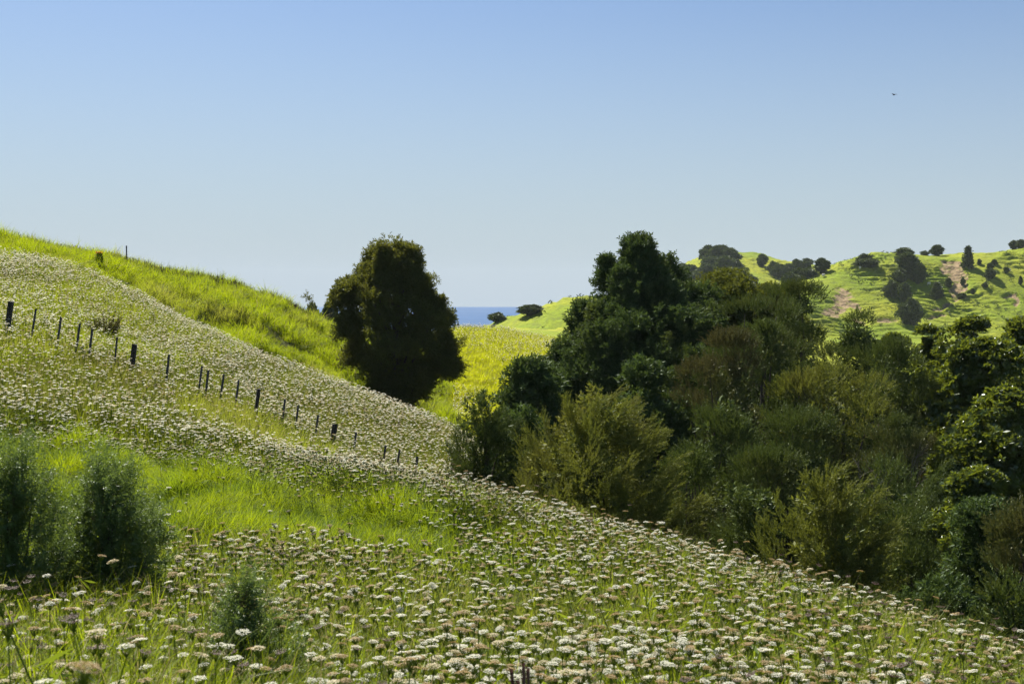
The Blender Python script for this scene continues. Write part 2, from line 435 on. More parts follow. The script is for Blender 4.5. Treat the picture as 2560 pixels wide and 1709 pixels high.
for a in [(-6, 300, -24), (10, 310, -22), (30, 320, -20), (-20, 262, -30), (-30, 150, -8), (-80, 150, -10), (-160, 150, -14), (-60, 240, -44), (-150, 260, -46), (-300, 300, -48), (-300, 800, -50), (-100, 500, -50), (-10, 380, -48),
          (0, 600, -50), (40, 480, -44), (40, 800, -50), (0, 900, -52), (150, 900, -40), (350, 900, -20), (30, 200, -14), (70, 230, -15), (120, 250, -16), (200, 250, -15), (300, 300, -10), (70, 330, -13), (110, 330, -12), (60, 420, -25),
          (20, 120, -12), (-20, 110, -14), (60, 110, -16), (120, 130, -16), (200, 150, -14), (-80, 110, -12), (350, 450, 20), (350, 600, 10), (-200, 110, -14), (350, 200, -10)]:
    fp.append(a)
fp = np.array(fp, float)
FS = 100.0
_tf = tps_fit(fp[:, :2] / FS, fp[:, 2], 0.0005)
fx = np.concatenate([np.linspace(-260, -30, 40, endpoint=False), np.linspace(-30, 120, 130, endpoint=False), np.linspace(120, 250, 300, endpoint=False), np.linspace(250, 330, 40)])
fy = np.concatenate([np.linspace(112, 180, 40, endpoint=False), np.linspace(180, 330, 100, endpoint=False), np.linspace(330, 460, 330, endpoint=False), np.linspace(460, 660, 230, endpoint=False), np.linspace(660, 900, 40)])
FX, FY = np.meshgrid(fx, fy, indexing='ij')
FZ = tps_eval(fp[:, :2] / FS, _tf, np.stack([FX, FY], -1).reshape(-1, 2) / FS).reshape(FX.shape)
FZ0 = FZ.copy()
DXF, DYF = project(np.stack([FX, FY, FZ], -1))
SCARS = [[(1130, 360), (1170, 385), (1200, 420), (1200, 470), (1260, 490), (1310, 545), (1270, 545), (1200, 510), (1150, 500), (1100, 570), (1040, 580), (1020, 510), (1080, 470), (1110, 420), (1105, 390)],
         [(1790, 180), (1910, 180), (1930, 220), (1975, 280), (1975, 310), (1950, 360), (1950, 400), (1910, 430), (1885, 440), (1870, 370), (1840, 310), (1810, 260), (1795, 220)],
         [(1890, 440), (1840, 478), (1770, 525), (1710, 535), (1780, 480), (1850, 450)],
         [(1690, 588), (1750, 555), (1810, 538), (1780, 570), (1710, 600)],
         [(1355, 585), (1500, 585), (1495, 610), (1400, 618)],
         [(2185, 430), (2240, 408), (2300, 440), (2335, 490), (2310, 485), (2280, 445), (2235, 425), (2195, 455)],
         [(1190, 560), (1240, 575), (1300, 635), (1280, 635), (1230, 590)]]
soil = np.zeros(FX.shape)
for s in SCARS:
    q = np.array([Z4(*p) for p in s])
    jx = (N1.fbm(FX * 0.3, FY * 0.2, 4) - 0.5) * 30; jy = (N2.fbm(FX * 0.3, FY * 0.2, 4) - 0.5) * 18
    soil = np.maximum(soil, (in_poly(DXF + jx, DYF + jy, q) & (FY > 335) & (FY < 450)).astype(float))
sm = soil.copy()
for _ in range(3):
    sm[1:-1, 1:-1] = (sm[1:-1, 1:-1] * 2 + sm[:-2, 1:-1] + sm[2:, 1:-1] + sm[1:-1, :-2] + sm[1:-1, 2:]) / 6
# stock terraces worn along the contours, and hummocks
ph = FZ / 1.15 + 3.0 * N1.fbm(FX * 0.05, FY * 0.05) + 1.9 * N2.fbm(FX * 0.16, FY * 0.14)
fr = ph - np.floor(ph)
terr = np.where(fr < 0.72, fr / 0.72, (1 - fr) / 0.28) - 0.5
amp = 1.05 * np.clip((N3.fbm(FX * 0.06, FY * 0.09, 3) - 0.36) * 4.0, 0.08, 1) * (0.55 + 0.9 * N1.fbm(FX * 0.3, FY * 0.3, 2)) * (FY > 180) * np.clip((FZ + 14) / 6, 0, 1)
FZ = FZ - terr * amp * (1 - 0.8 * sm) + (0.9 * (N2.fbm(FX * 0.12, FY * 0.12, 4) - 0.5) + 0.35 * (N3.fbm(FX * 0.4, FY * 0.35, 2) - 0.5) * (FY > 330)) * (FY > 150)
FZ = FZ + 4.0 * (N1.fbm(FX * 0.045, FY * 0.03, 2) - 0.5) * np.clip((FY - 340) / 20, 0, 1) * np.clip((FX - 85) / 15, 0, 1)
FZ = FZ - 0.9 * sm + sm * 1.4 * (N1.fbm(FX * 0.7, FY * 0.35, 3) - 0.5)
hm = mesh_from('hills', np.stack([FX, FY, FZ], -1).reshape(-1, 3), grid_faces(*FX.shape), M_hill, smooth=True)
a_ = hm.attributes.new('soil', 'FLOAT', 'POINT'); a_.data.foreach_set('value', sm.ravel().astype(np.float32))
tag(link('hills', hm), kind='structure')

def hfar(x, y):
    x = np.asarray(x, float); y = np.asarray(y, float)
    i = np.clip(np.searchsorted(fx, x) - 1, 0, len(fx) - 2); j = np.clip(np.searchsorted(fy, y) - 1, 0, len(fy) - 2)
    fu = np.clip((x - fx[i]) / (fx[i + 1] - fx[i]), 0, 1); fv = np.clip((y - fy[j]) / (fy[j + 1] - fy[j]), 0, 1)
    return (FZ[i, j] * (1 - fu) + FZ[i + 1, j] * fu) * (1 - fv) + (FZ[i, j + 1] * (1 - fu) + FZ[i + 1, j + 1] * fu) * fv

def cast_far(dx, dy, y0=150, y1=700):
    ys = np.arange(y0, y1, 0.5)
    d = ray(dx, dy)
    P = d[None] * ys[:, None]
    hit = np.nonzero(P[:, 2] <= hfar(P[:, 0], P[:, 1]))[0]
    return P[hit[0]] if len(hit) else None
def cast_near(dx, dy, h=0.0, y0=1.0, y1=130):
    ys = np.arange(y0, y1, 0.05)
    P = ray(dx, dy)[None] * ys[:, None]
    hit = np.nonzero(P[:, 2] <= hnear(P[:, 0], P[:, 1]) + h)[0]
    return P[hit[0]] if len(hit) else None

# ------------------------------------------------------------------ shoots and crowns
def frames(axis, rng):
    n = len(axis)
    z = axis / (np.linalg.norm(axis, axis=1)[:, None] + 1e-9)
    r = rng.normal(size=(n, 3)); x = np.cross(r, z); x /= np.linalg.norm(x, axis=1)[:, None] + 1e-9
    y = np.cross(z, x)
    return np.stack([x, y, z], 2)           # columns are the axes
def stamp(variants, pos, axis, scale, rng):
    """copies of little shoot meshes (V, F) into one big vertex and face array"""
    Rm = frames(axis, rng) * np.asarray(scale)[:, None, None]
    which = rng.integers(0, len(variants), len(pos))
    Vs_, Fs_, n = [], [], 0
    for k, (V, F) in enumerate(variants):
        ix = np.nonzero(which == k)[0]
        if not len(ix): continue
        W = np.einsum('nij,vj->nvi', Rm[ix], V) + pos[ix][:, None]
        Fk = F[None] + (np.arange(len(ix)) * len(V))[:, None, None] + n
        Vs_.append(W.reshape(-1, 3)); Fs_.append(Fk.reshape(-1, 4)); n += W.shape[0] * W.shape[1]
    return np.concatenate(Vs_), np.concatenate(Fs_)

def leaf_quads(base, dirs, length, width, rng, flat=0.0):
    """diamond leaves: base point, tip, two side points"""
    d = dirs / (np.linalg.norm(dirs, axis=1)[:, None] + 1e-9)
    r = rng.normal(size=d.shape)
    if flat: r = r * (1 - flat) + np.array([0, 0, 2.0 * flat])
    s = np.cross(r, d); s /= np.linalg.norm(s, axis=1)[:, None] + 1e-9
    L = np.asarray(length).reshape(-1, 1); W = np.asarray(width).reshape(-1, 1)
    mid = base + d * L * 0.5
    V = np.stack([base, mid + s * W * 0.5, base + d * L, mid - s * W * 0.5], 1).reshape(-1, 3)
    F = np.arange(len(V)).reshape(-1, 4)
    return V, F

def shoot_needle(rng, L=0.34, n=22, leaf=0.105, wid=0.034):
    t = rng.random(n) ** 0.8
    bend = rng.normal(size=3) * 0.18
    base = np.stack([bend[0] * t ** 2 * L, bend[1] * t ** 2 * L, t * L], 1)
    a = rng.random(n) * 2 * math.pi; tilt = 0.95
    dirs = np.stack([np.cos(a) * tilt, np.sin(a) * tilt, np.full(n, 0.75)], 1) + rng.normal(size=(n, 3)) * 0.2
    return leaf_quads(base, dirs, leaf * (0.7 + 0.6 * rng.random(n)), wid * (0.8 + 0.5 * rng.random(n)), rng)
def shoot_plume(rng, L=0.75, n=34, leaf=0.15, wid=0.037):
    t = rng.random(n)
    b = rng.normal(size=2) * 0.22
    base = np.stack([b[0] * t ** 2 * L, b[1] * t ** 2 * L, t * L], 1)
    a = rng.random(n) * 2 * math.pi
    dirs = np.stack([np.cos(a) * 0.55, np.sin(a) * 0.55, np.full(n, 0.95)], 1)
    ln = leaf * (1.15 - 0.7 * t) * (0.7 + 0.6 * rng.random(n))
    V, F = leaf_quads(base, dirs, ln, wid * (0.8 + 0.5 * rng.random(n)), rng)
    # the twig
    ax = np.array([[0, 0, 0], [b[0] * .25 * L, b[1] * .25 * L, .5 * L], [b[0] * L, b[1] * L, L]])
    return V, F
def shoot_broad(rng, n=11, leaf=0.15, wid=0.062):
    a = rng.random(n) * 2 * math.pi
    dirs = np.stack([np.cos(a), np.sin(a), 0.15 + 0.9 * rng.random(n)], 1)
    base = np.stack([np.zeros(n), np.zeros(n), rng.random(n) * 0.08], 1)
    return leaf_quads(base, dirs, leaf * (0.7 + 0.5 * rng.random(n)), wid * (0.8 + 0.4 * rng.random(n)), rng)
def shoot_far(rng, n=9, leaf=0.5, wid=0.34):
    return leaf_quads(rng.normal(size=(n, 3)) * 0.2, rng.normal(size=(n, 3)) + [0, 0, 0.4], leaf * (0.6 + 0.7 * rng.random(n)), wid * (0.6 + 0.7 * rng.random(n)), rng)
def shoot_spine(rng, L=0.20, n=40, leaf=0.036, wid=0.0062):
    t = rng.random(n)
    b = rng.normal(size=2) * 0.15
    base = np.stack([b[0] * t ** 2 * L, b[1] * t ** 2 * L, t * L], 1)
    a = rng.random(n) * 2 * math.pi
    dirs = np.stack([np.cos(a), np.sin(a), np.full(n, 0.55)], 1)
    return leaf_quads(base, dirs, leaf * (1.2 - 0.7 * t) * (0.7 + 0.6 * rng.random(n)), wid * np.ones(n), rng)
_r = np.random.default_rng(5)
S_needle = [shoot_needle(_r) for _ in range(8)]
S_plume = [shoot_plume(_r) for _ in range(8)]
S_fine = [shoot_plume(_r, 0.6, 44, 0.11, 0.019) for _ in range(8)]
S_broad = [shoot_broad(_r) for _ in range(8)]
S_far = [shoot_far(_r) for _ in range(6)]
S_spine = [shoot_spine(_r) for _ in range(8)]

def prof_fn(prof):
    p = np.array(sorted(prof), float)
    return lambda t: (np.interp(t, p[:, 0], p[:, 1], right=0), np.interp(t, p[:, 0], p[:, 2], right=0))
def radius(pf, t, th):
    l, r = pf(t)
    c = np.cos(th); m = 0.5 * (l + r)
    return np.where(c >= 0, m + (r - m) * c * c, m + (l - m) * c * c)

def lobes(rng, t, th, amt):
    o = rng.random() * 50
    v = N2.fbm(np.cos(th) * 1.5 + 20 + o, np.sin(th) * 1.5 + 20 + t * 3.2 + o, 2)
    return 1 - amt + 2.2 * amt * np.clip((v - 0.22) * 1.7, 0, 1)
def merge(*vf):
    n = 0; Vs_ = []; Fs_ = []
    for V, F in vf: Vs_.append(V); Fs_.append(F + n); n += len(V)
    return np.concatenate(Vs_), np.concatenate(Fs_)
def crown_puffs(rng, H, prof, n_puff, pr, shoots, per_puff, up=0.5, lump=0.35, shell=0.55, scale=(0.8, 1.3), flat=0.75, lob=0.22, crust=0.45, cap=0.0):
    """clumps through the crown volume, thick near its surface, each clump a shell of shoots pointing outward"""
    pf = prof_fn(prof)
    tt = np.linspace(0.0, 1, 200); l, r = pf(tt); wgt = (l + r) * 0.5 + 0.12 * (l + r).max()
    wgt = np.where((l + r) < 0.02, 0, wgt)
    t = rng.choice(tt, n_puff, p=wgt / wgt.sum()) + rng.normal(size=n_puff) * 0.01
    th = rng.random(n_puff) * 2 * math.pi
    u = shell + (1 - shell) * rng.random(n_puff) ** 0.6
    u = np.where(rng.random(n_puff) < 0.22, rng.random(n_puff) ** 0.5, u)
    rad = radius(pf, t, th) * lobes(rng, t, th, lob) * (1 + lump * 0.5 * rng.normal(size=n_puff).clip(-1.2, 1.2) * 0.5)
    prr = pr * (0.65 + 0.7 * rng.random(n_puff))
    prr = np.minimum(prr, 0.16 + 0.5 * rad)
    rr = np.maximum(rad - prr * 0.75, 0) * u
    c = np.stack([np.cos(th) * rr, np.sin(th) * rr, np.minimum(t * H, H - prr * 0.6)], 1)
    pid = np.repeat(np.arange(n_puff), per_puff)
    d = rng.normal(size=(len(pid), 3)); d /= np.linalg.norm(d, axis=1)[:, None]
    out = c[pid] - np.array([0, 0, H * 0.35]); out[:, 2] *= 0.5; out /= np.linalg.norm(out, axis=1)[:, None] + 1e-6
    keep = (0.45 * np.einsum('ij,ij->i', d, out) + 0.8 * d[:, 2]) > cap - 0.05 + rng.normal(size=len(pid)) * 0.22
    d = d[keep]; pid = pid[keep]; out = out[keep]
    pos = c[pid] + d * np.array([1, 1, flat]) * (prr[pid] * (crust + (1 - crust) * rng.random(len(pid)) ** 0.5))[:, None]
    ax = d + out * 0.45 + np.array([0, 0, up]) + rng.normal(size=d.shape) * 0.25
    s = scale[0] + (scale[1] - scale[0]) * rng.random(len(pos))
    V, F = stamp(shoots, pos, ax, s, rng)
    return V, F, c

def crown_plumes(rng, H, prof, n_limb, shoots, per_limb, up=0.9, spread=0.42, scale=(0.6, 1.15), limb_len=1.3, lob=0.18, fat=0.22, wind=0.0):
    """feathery crown: many arching plumes running out and up to the crown's surface"""
    pf = prof_fn(prof)
    tt = np.linspace(0.0, 1, 200); l, r = pf(tt); wgt = np.where((l + r) < 0.02, 0, (l + r) * 0.5 + 0.1 * (l + r).max())
    t = rng.choice(tt, n_limb, p=wgt / wgt.sum())
    th = rng.random(n_limb) * 2 * math.pi
    u = np.where(rng.random(n_limb) < 0.35, rng.random(n_limb) ** 0.5, 0.82 + 0.22 * rng.random(n_limb))
    rr = radius(pf, t, th) * u * lobes(rng, t, th, lob)
    tip = np.stack([np.cos(th) * rr, np.sin(th) * rr, t * H], 1)
    outd = np.stack([np.cos(th), np.sin(th), np.full(n_limb, up) + 0.9 * t], 1) + rng.normal(size=(n_limb, 3)) * 0.22
    outd[:, 0] += wind
    outd /= np.linalg.norm(outd, axis=1)[:, None]
    ln = limb_len * (0.6 + 0.7 * rng.random(n_limb))
    pid = np.repeat(np.arange(n_limb), per_limb)
    q = rng.random(len(pid)) ** 0.75
    jit = rng.normal(size=(len(pid), 3)); jit -= outd[pid] * np.einsum('ij,ij->i', jit, outd[pid])[:, None]
    pos = tip[pid] - outd[pid] * (ln[pid] * (1 - q))[:, None] + jit * (fat * ln[pid] * (1.05 - q))[:, None] * 0.8
    pos[:, 2] = np.maximum(pos[:, 2], 0.05)
    droop = np.array([wind * 1.2, 0, -0.25]) * q[:, None]
    ax = outd[pid] + jit * spread + droop
    s = scale[0] + (scale[1] - scale[0]) * rng.random(len(pos)); s *= (1.1 - 0.45 * q)
    V, F = stamp(shoots, pos, ax, s, rng)
    return V, F, tip - outd * (ln * 0.7)[:, None]

def trunk_mesh(rng, H, ends, r0, n_limb=16, top=0.8, k=7, lean=0.0):
    mb = MB()
    zs = np.linspace(-0.3, H * top, 9)
    path = np.stack([np.cumsum(rng.normal(size=9) * H * 0.008) + lean * zs, np.cumsum(rng.normal(size=9) * H * 0.008), zs], 1); path[0, :2] = path[1, :2]
    mb.tube(path, r0 * (1.25 - 1.12 * np.linspace(0, 1, 9)), k)
    ix = rng.permutation(len(ends))[:n_limb]
    for e in ends[ix]:
        zb = np.clip(e[2] * (0.35 + 0.3 * rng.random()), 0.1 * H, H * top * 0.95)
        b = np.array([np.interp(zb, zs, path[:, 0]), np.interp(zb, zs, path[:, 1]), zb])
        m = b * 0.5 + e * 0.5 + np.array([0, 0, -0.04 * H]) + rng.normal(size=3) * 0.03 * H
        q = np.linspace(0, 1, 6)[:, None]
        P = (1 - q) ** 2 * b + 2 * q * (1 - q) * m + q ** 2 * e
        rb = r0 * 0.45 * (1 - zb / H) + 0.008
        mb.tube(P, rb * (1 - 0.85 * q[:, 0]), 5)
    return mb.build('trunk', M_bark, smooth=True)

def generic(kind):
    return {
        'round': [(0, .4, .4), (.12, .8, .8), (.35, 1, 1), (.6, 1, 1), (.8, .85, .85), (.93, .6, .6), (1, .28, .28)],
        'upright': [(0, .3, .3), (.15, .75, .75), (.4, 1, 1), (.6, .85, .85), (.8, .55, .55), (.93, .28, .28), (1, .08, .08)],
        'spread': [(0, .4, .4), (.3, .8, .8), (.6, 1, 1), (.8, .95, .95), (.93, .65, .65), (1, .3, .3)],
        'cone': [(0, .6, .6), (.15, 1, 1), (.5, .6, .6), (.8, .26, .26), (1, .03, .03)],
    }[kind]

def plant(name, label, cat, loc, H, prof, style, mat, seed, group=None, dens=1.0, trunk_r=None, limbs=14, leaders=(), lob=0.26, near=1.0, core=1.0, rag=1.0):
    rng = np.random.default_rng(seed)
    Wm = max(max(p[1], p[2]) for p in prof)
    area = H * Wm * 2 + Wm * Wm * 2
    hw_ = (H + Wm) * 0.5
    small = [(t, l * 0.5, r * 0.5) for t, l, r in prof]
    if style == 'needle':
        pr = 0.055 * hw_ + 0.26
        n = int(area * 0.85 / (pr * pr) * dens); per = int(80 * (pr / 0.5) ** 1.7)
        V, F, ends = crown_puffs(rng, H, [(t, l * (0.98 - 0.05 * rag), r * (0.98 - 0.05 * rag)) for t, l, r in prof], n, pr, S_needle, int(per / near ** 1.6), lump=0.5, shell=0.62, up=0.6, lob=lob, scale=(0.8 * near, 1.3 * near))
        Vc, Fc, _ = crown_puffs(rng, H * 0.93, small, int(n * 0.35 * core) + 2, pr * 1.2, S_needle, int(per * 0.4), scale=(1.5 * near, 2.0 * near), cap=-0.6)
        ll = (0.40 + 0.07 * hw_) * (0.8 + 0.2 * rag)
        V2, F2, _ = crown_plumes(rng, H, prof, int(area * 0.45 * dens * rag), S_needle, int(24 * ll / near), up=0.75, spread=0.5, scale=(0.6 * near, 1.0 * near), limb_len=ll, fat=0.2, lob=lob)
        parts = [(V, F), (Vc, Fc), (V2, F2)]
        for ox, oy, oz, lh, lw in leaders:
            pl = [(t, l * lw, r * lw) for t, l, r in generic('cone' if lh > 1.6 * lw else 'round')]
            la = lh * lw * 2.2
            p_ = min(0.42, 0.45 * lw)
            Va, Fa, ea = crown_puffs(rng, lh, pl, int(8 + la * 1.0 / (p_ * p_)), p_, S_needle, int(80 * (p_ / 0.5) ** 1.7) + 8, lump=0.5, lob=0.35, shell=0.3)
            Vb, Fb, _ = crown_plumes(rng, lh, pl, int(6 + la * 1.6), S_needle, 14, up=1.0, spread=0.5, scale=(0.5, 0.9), limb_len=0.55, fat=0.2, lob=0.3)
            parts += [(Va + [ox, oy, oz], Fa), (Vb + [ox, oy, oz], Fb)]
            ends = np.concatenate([ends, ea[:3] + [ox, oy, oz]])
        V, F = merge(*parts)
    elif style == 'broad':
        pr = 0.06 * hw_ + 0.34
        n = int(area * 1.25 / (pr * pr) * dens); per = int(135 * (pr / 0.6) ** 1.7)
        V, F, ends = crown_puffs(rng, H, prof, n, pr, S_broad, int(per / near ** 1.6), up=0.9, flat=0.65, lob=0.3, shell=0.6, lump=0.7, scale=(0.8 * near, 1.3 * near))
        Vc, Fc, _ = crown_puffs(rng, H * 0.93, small, int(n * 0.5), pr * 1.3, S_broad, int(per * 0.4), scale=(1.5 * near, 2.0 * near), cap=-0.6)
        V, F = merge((V, F), (Vc, Fc))
    elif style == 'plume':
        pr = 0.05 * hw_ + 0.36
        n = int(area * 0.52 / (pr * pr) * dens); per = int(215 * (pr / 0.6) ** 1.8)
        V, F, ends = crown_puffs(rng, H, prof, n, pr, S_plume, per, up=0.55, flat=0.62, scale=(0.28, 0.54), lob=0.28, shell=0.68, crust=0.72, cap=0.12)
        Vc, Fc, _ = crown_puffs(rng, H * 0.93, small, int(n * 0.4), pr * 1.2, S_needle, int(per * 0.2), scale=(0.9, 1.4), cap=-0.6)
        V, F = merge((V, F), (Vc, Fc))
    else:
        ll = 0.55 + 0.16 * hw_
        n = int(area * 7.0 * dens / ll); per = int(46 * ll ** 0.8)
        V, F, ends = crown_plumes(rng, H, prof, n, S_fine, per, limb_len=ll, scale=(0.3, 0.62), lob=0.26, spread=0.28, fat=0.13, wind=0.22)
        Vc, Fc, _ = crown_puffs(rng, H * 0.9, small, int(area * 1.6), 0.45, S_needle, 34, scale=(0.7, 1.1), cap=-0.6)
        V, F = merge((V, F), (Vc, Fc))
    root = empty(name, loc, label, cat, group)
    link('trunk', trunk_mesh(rng, H, ends, trunk_r or 0.03 * H, limbs), root)
    link('crown', mesh_from('crown', V, F, mat), root)
    return root

def rel_prof(pts, cx, ytop, ybase, Y):
    """profile rows (photo y, left x, right x) -> (height fraction, left m, right m)"""
    k = Y / FPX / DS
    H = (ybase - ytop) * k
    return [((ybase - y) / (ybase - ytop), max((cx - l) * k, 0.03), max((r - cx) * k, 0.03)) for y, l, r in pts], H

nfaces = 0
# --- the solitary tree below the hill
Y0 = 57.0; cx0 = 920; b0 = at(cx0, 940, Y0); zg = float(hnear(b0[0], b0[1]))
ybase = 940 + (b0[2] - zg) / (Y0 / FPX / DS)
rows = [(560, 875, 915), (575, 845, 965), (620, 822, 985), (640, 800, 995), (655, 768, 1000), (700, 772, 1035), (740, 785, 1045), (800, 800, 1050), (830, 815, 1058), (860, 840, 1035), (880, 862, 975), (905, 890, 950), (930, 905, 935), (ybase, 915, 925)]
pr0, H0 = rel_prof(rows, cx0, 560, ybase, Y0)
kk0 = Y0 / FPX / DS
def leads(rows, cx, yt, H, k):
    return [((a - cx) * k, oy, H - (b + d - yt) * k, d * k, w_ * k) for a, b, w_, d, oy in rows]
L0 = leads([(855, 568, 26, 90, .4), (885, 564, 24, 90, -.9), (918, 562, 26, 90, .8), (950, 570, 24, 90, -.3), (832, 602, 26, 90, .6), (975, 632, 24, 80, .3), (792, 640, 24, 50, .2), (775, 660, 16, 30, .5), (800, 705, 26, 60, -.4), (812, 770, 30, 60, .5), (1008, 680, 26, 60, .1), (1018, 750, 24, 60, .5),
            (1022, 800, 30, 50, .2), (1036, 822, 22, 34, .5), (975, 835, 22, 44, -.4), (955, 865, 24, 44, .6), (870, 850, 30, 60, -.4), (905, 880, 30, 50, -.8)], cx0, 550, H0, kk0)
plant('totara_tree', 'solitary dark bushy tree standing alone in the dip below the green hill', 'tree', (b0[0], b0[1], zg), H0, [(t * 0.96, l * (0.72 + 0.30 * min(1, t * 2.2)), r * (0.72 + 0.22 * min(1, t * 2.2))) for t, l, r in pr0], 'needle', M_totara_warm, 11, dens=0.72, trunk_r=0.2, limbs=46, leaders=L0, lob=0.44, core=0.2, rag=2.4)

# --- the bush in the gully: (label, cx, top y, half width, depth, style, material, profile, density, base sink)
BUSH = [
 ('totara_tree', 'tallest dark conifer of the gully bush, with a ragged pointed top', 1470, 543, None, 48, 'needle', M_totara, 'big', 1.0),
 ('totara_tree', 'yellow tipped tree just right of the tallest conifer in the gully', 1660, 640, 145, 51, 'needle', M_totara_yellow, 'round', 1.0),
 ('totara_tree', 'small yellow tipped treetop between the tall conifer and the dark brownish crest', 1765, 672, 115, 50, 'needle', M_totara_yellow, 'round', 1.0),
 ('tea_tree', 'dark feathery tree whose crest meets the right hand landslip hill', 1830, 668, 120, 46, 'plume', M_kan_green, 'round', 1.1),
 ('tea_tree', 'broad olive feathery tree in front of the yellow tipped trees', 1740, 702, 140, 42, 'plume', M_kan_green, 'round', 1.0),
 ('tea_tree', 'feathery olive tree stepping down to the right behind the bush centre', 1965, 738, 120, 43, 'plume', M_kan_green, 'round', 1.0),
 ('tea_tree', 'brown leaved feathery tree in the middle of the bush', 1670, 785, 130, 35, 'plume', M_kan_brown, 'spread', 1.0),
 ('tea_tree', 'olive gold feathery tree in the middle of the bush, right of the brown one', 1760, 770, 110, 38, 'plume', M_kan_green, 'round', 1.0),
 ('tea_tree', 'wide feathery tree with golden tips at the heart of the bush', 1910, 858, 165, 36, 'plume', M_kan_gold, 'spread', 0.9),
 ('tea_tree', 'feathery tree leaning against the glossy broadleaf trees', 2050, 805, 125, 37, 'plume', M_kan_green, 'round', 0.9),
 ('broadleaf_tree', 'thin open crowned tree in the notch before the bright pasture', 2045, 742, 70, 47, 'broad', M_broad, 'upright', 0.7),
 ('broadleaf_tree', 'upright dark broadleaf tree right of the notch', 2135, 738, 85, 45, 'broad', M_broad, 'upright', 1.0),
 ('broadleaf_tree', 'broadleaf tree with a knobbly top at the right of the bush skyline', 2228, 745, 105, 43, 'broad', M_broad, 'round', 1.0),
 ('broadleaf_tree', 'broadleaf tree cut by the right edge of the photo on the bush skyline', 2345, 748, 110, 42, 'broad', M_broad, 'round', 1.0),
 ('broadleaf_tree', 'big glossy tree with shining leaf clumps below the skyline on the right', 2262, 795, 140, 36, 'broad', M_broad, 'spread', 1.1),
 ('broadleaf_tree', 'glossy dome of leaf clumps halfway down the right side of the bush', 2290, 905, 125, 31, 'broad', M_broad, 'round', 1.1),
 ('tea_tree', 'dark feathery tree low in the centre of the bush', 1830, 960, 160, 32, 'plume', M_kan_green, 'round', 0.9),
 ('tea_tree', 'shaded dark feathery tree right behind the big young plumed bush', 1650, 930, 120, 30, 'plume', M_kan_green, 'round', 0.9),
 ('tea_tree', 'dull brown feathery tree beside the bare grey shrub', 2060, 985, 105, 31, 'plume', M_kan_brown, 'round', 0.9),
 ('totara_tree', 'dark green tree at the left foot of the tallest conifer', 1222, 850, 95, 36, 'needle', M_totara, 'round', 1.1),
 ('totara_tree', 'low green tree between the two plumed bushes at the left end of the bush', 1185, 960, 85, 28, 'needle', M_totara, 'round', 1.1),
 ('totara_tree', 'green tree showing above the big plumed bush, under the tallest conifer', 1480, 850, 120, 36, 'needle', M_totara, 'round', 1.0),
 ('tea_tree', 'dark plumed bush at the left end of the gully bush by the fence end', 1112, 892, 80, 26.5, 'young', M_kan_green, 'plumed', 1.2),
 ('tea_tree', 'big young bush of upright golden green plumes at the meadow edge', 1385, 872, 190, 24, 'young', M_kan_gold, 'plumed', 1.25),
 ('tea_tree', 'bright golden plumed young bush at the meadow edge, lower right centre', 1915, 1062, 140, 19.5, 'young', M_kan_gold, 'plumed', 1.3),
 ('tea_tree', 'small dim plumed bush between the two golden plumed bushes', 1715, 1105, 80, 21.5, 'young', M_kan_green, 'plumed', 1.1),
 ('tea_tree', 'feathery young bush in front of the glossy dome', 2150, 1050, 95, 23, 'young', M_kan_green, 'plumed', 1.1),
 ('broadleaf_tree', 'yellow green broadleaf shrub low on the right', 2245, 1090, 110, 21.5, 'broad', M_broad, 'round', 1.0),
 ('totara_tree', 'light green needle leaved tree low at the right edge', 2260, 1175, 135, 18.5, 'needle', M_totara, 'round', 1.1),
 ('tea_tree', 'brownish feathery bush cut by the right edge, low down', 2345, 1200, 95, 16.5, 'plume', M_kan_brown, 'round', 1.2),
 ('totara_tree', 'lowest green bush at the bottom right behind the flowers', 2165, 1350, 115, 16.5, 'needle', M_totara, 'round', 1.1),
 ('tea_tree', 'lowest olive feathery bush in the bottom right corner', 2320, 1370, 85, 14.8, 'plume', M_kan_green, 'round', 1.1),
 ('tea_tree', 'shaded feathery bush deep in the gully behind the small dim bush', 1780, 1060, 110, 27, 'plume', M_kan_green, 'round', 0.9),
 ('tea_tree', 'shaded bush deep in the gully behind the bright golden bush', 2040, 1090, 110, 25, 'plume', M_kan_green, 'round', 0.9),
 ('tea_tree', 'dark bush in the shade right of the bright golden bush', 2090, 1200, 95, 21, 'plume', M_kan_green, 'round', 0.9),
 ('tea_tree', 'dark bush in the shade under the right end of the big plumed bush', 1590, 1060, 95, 25.5, 'plume', M_kan_green, 'round', 0.9),
]
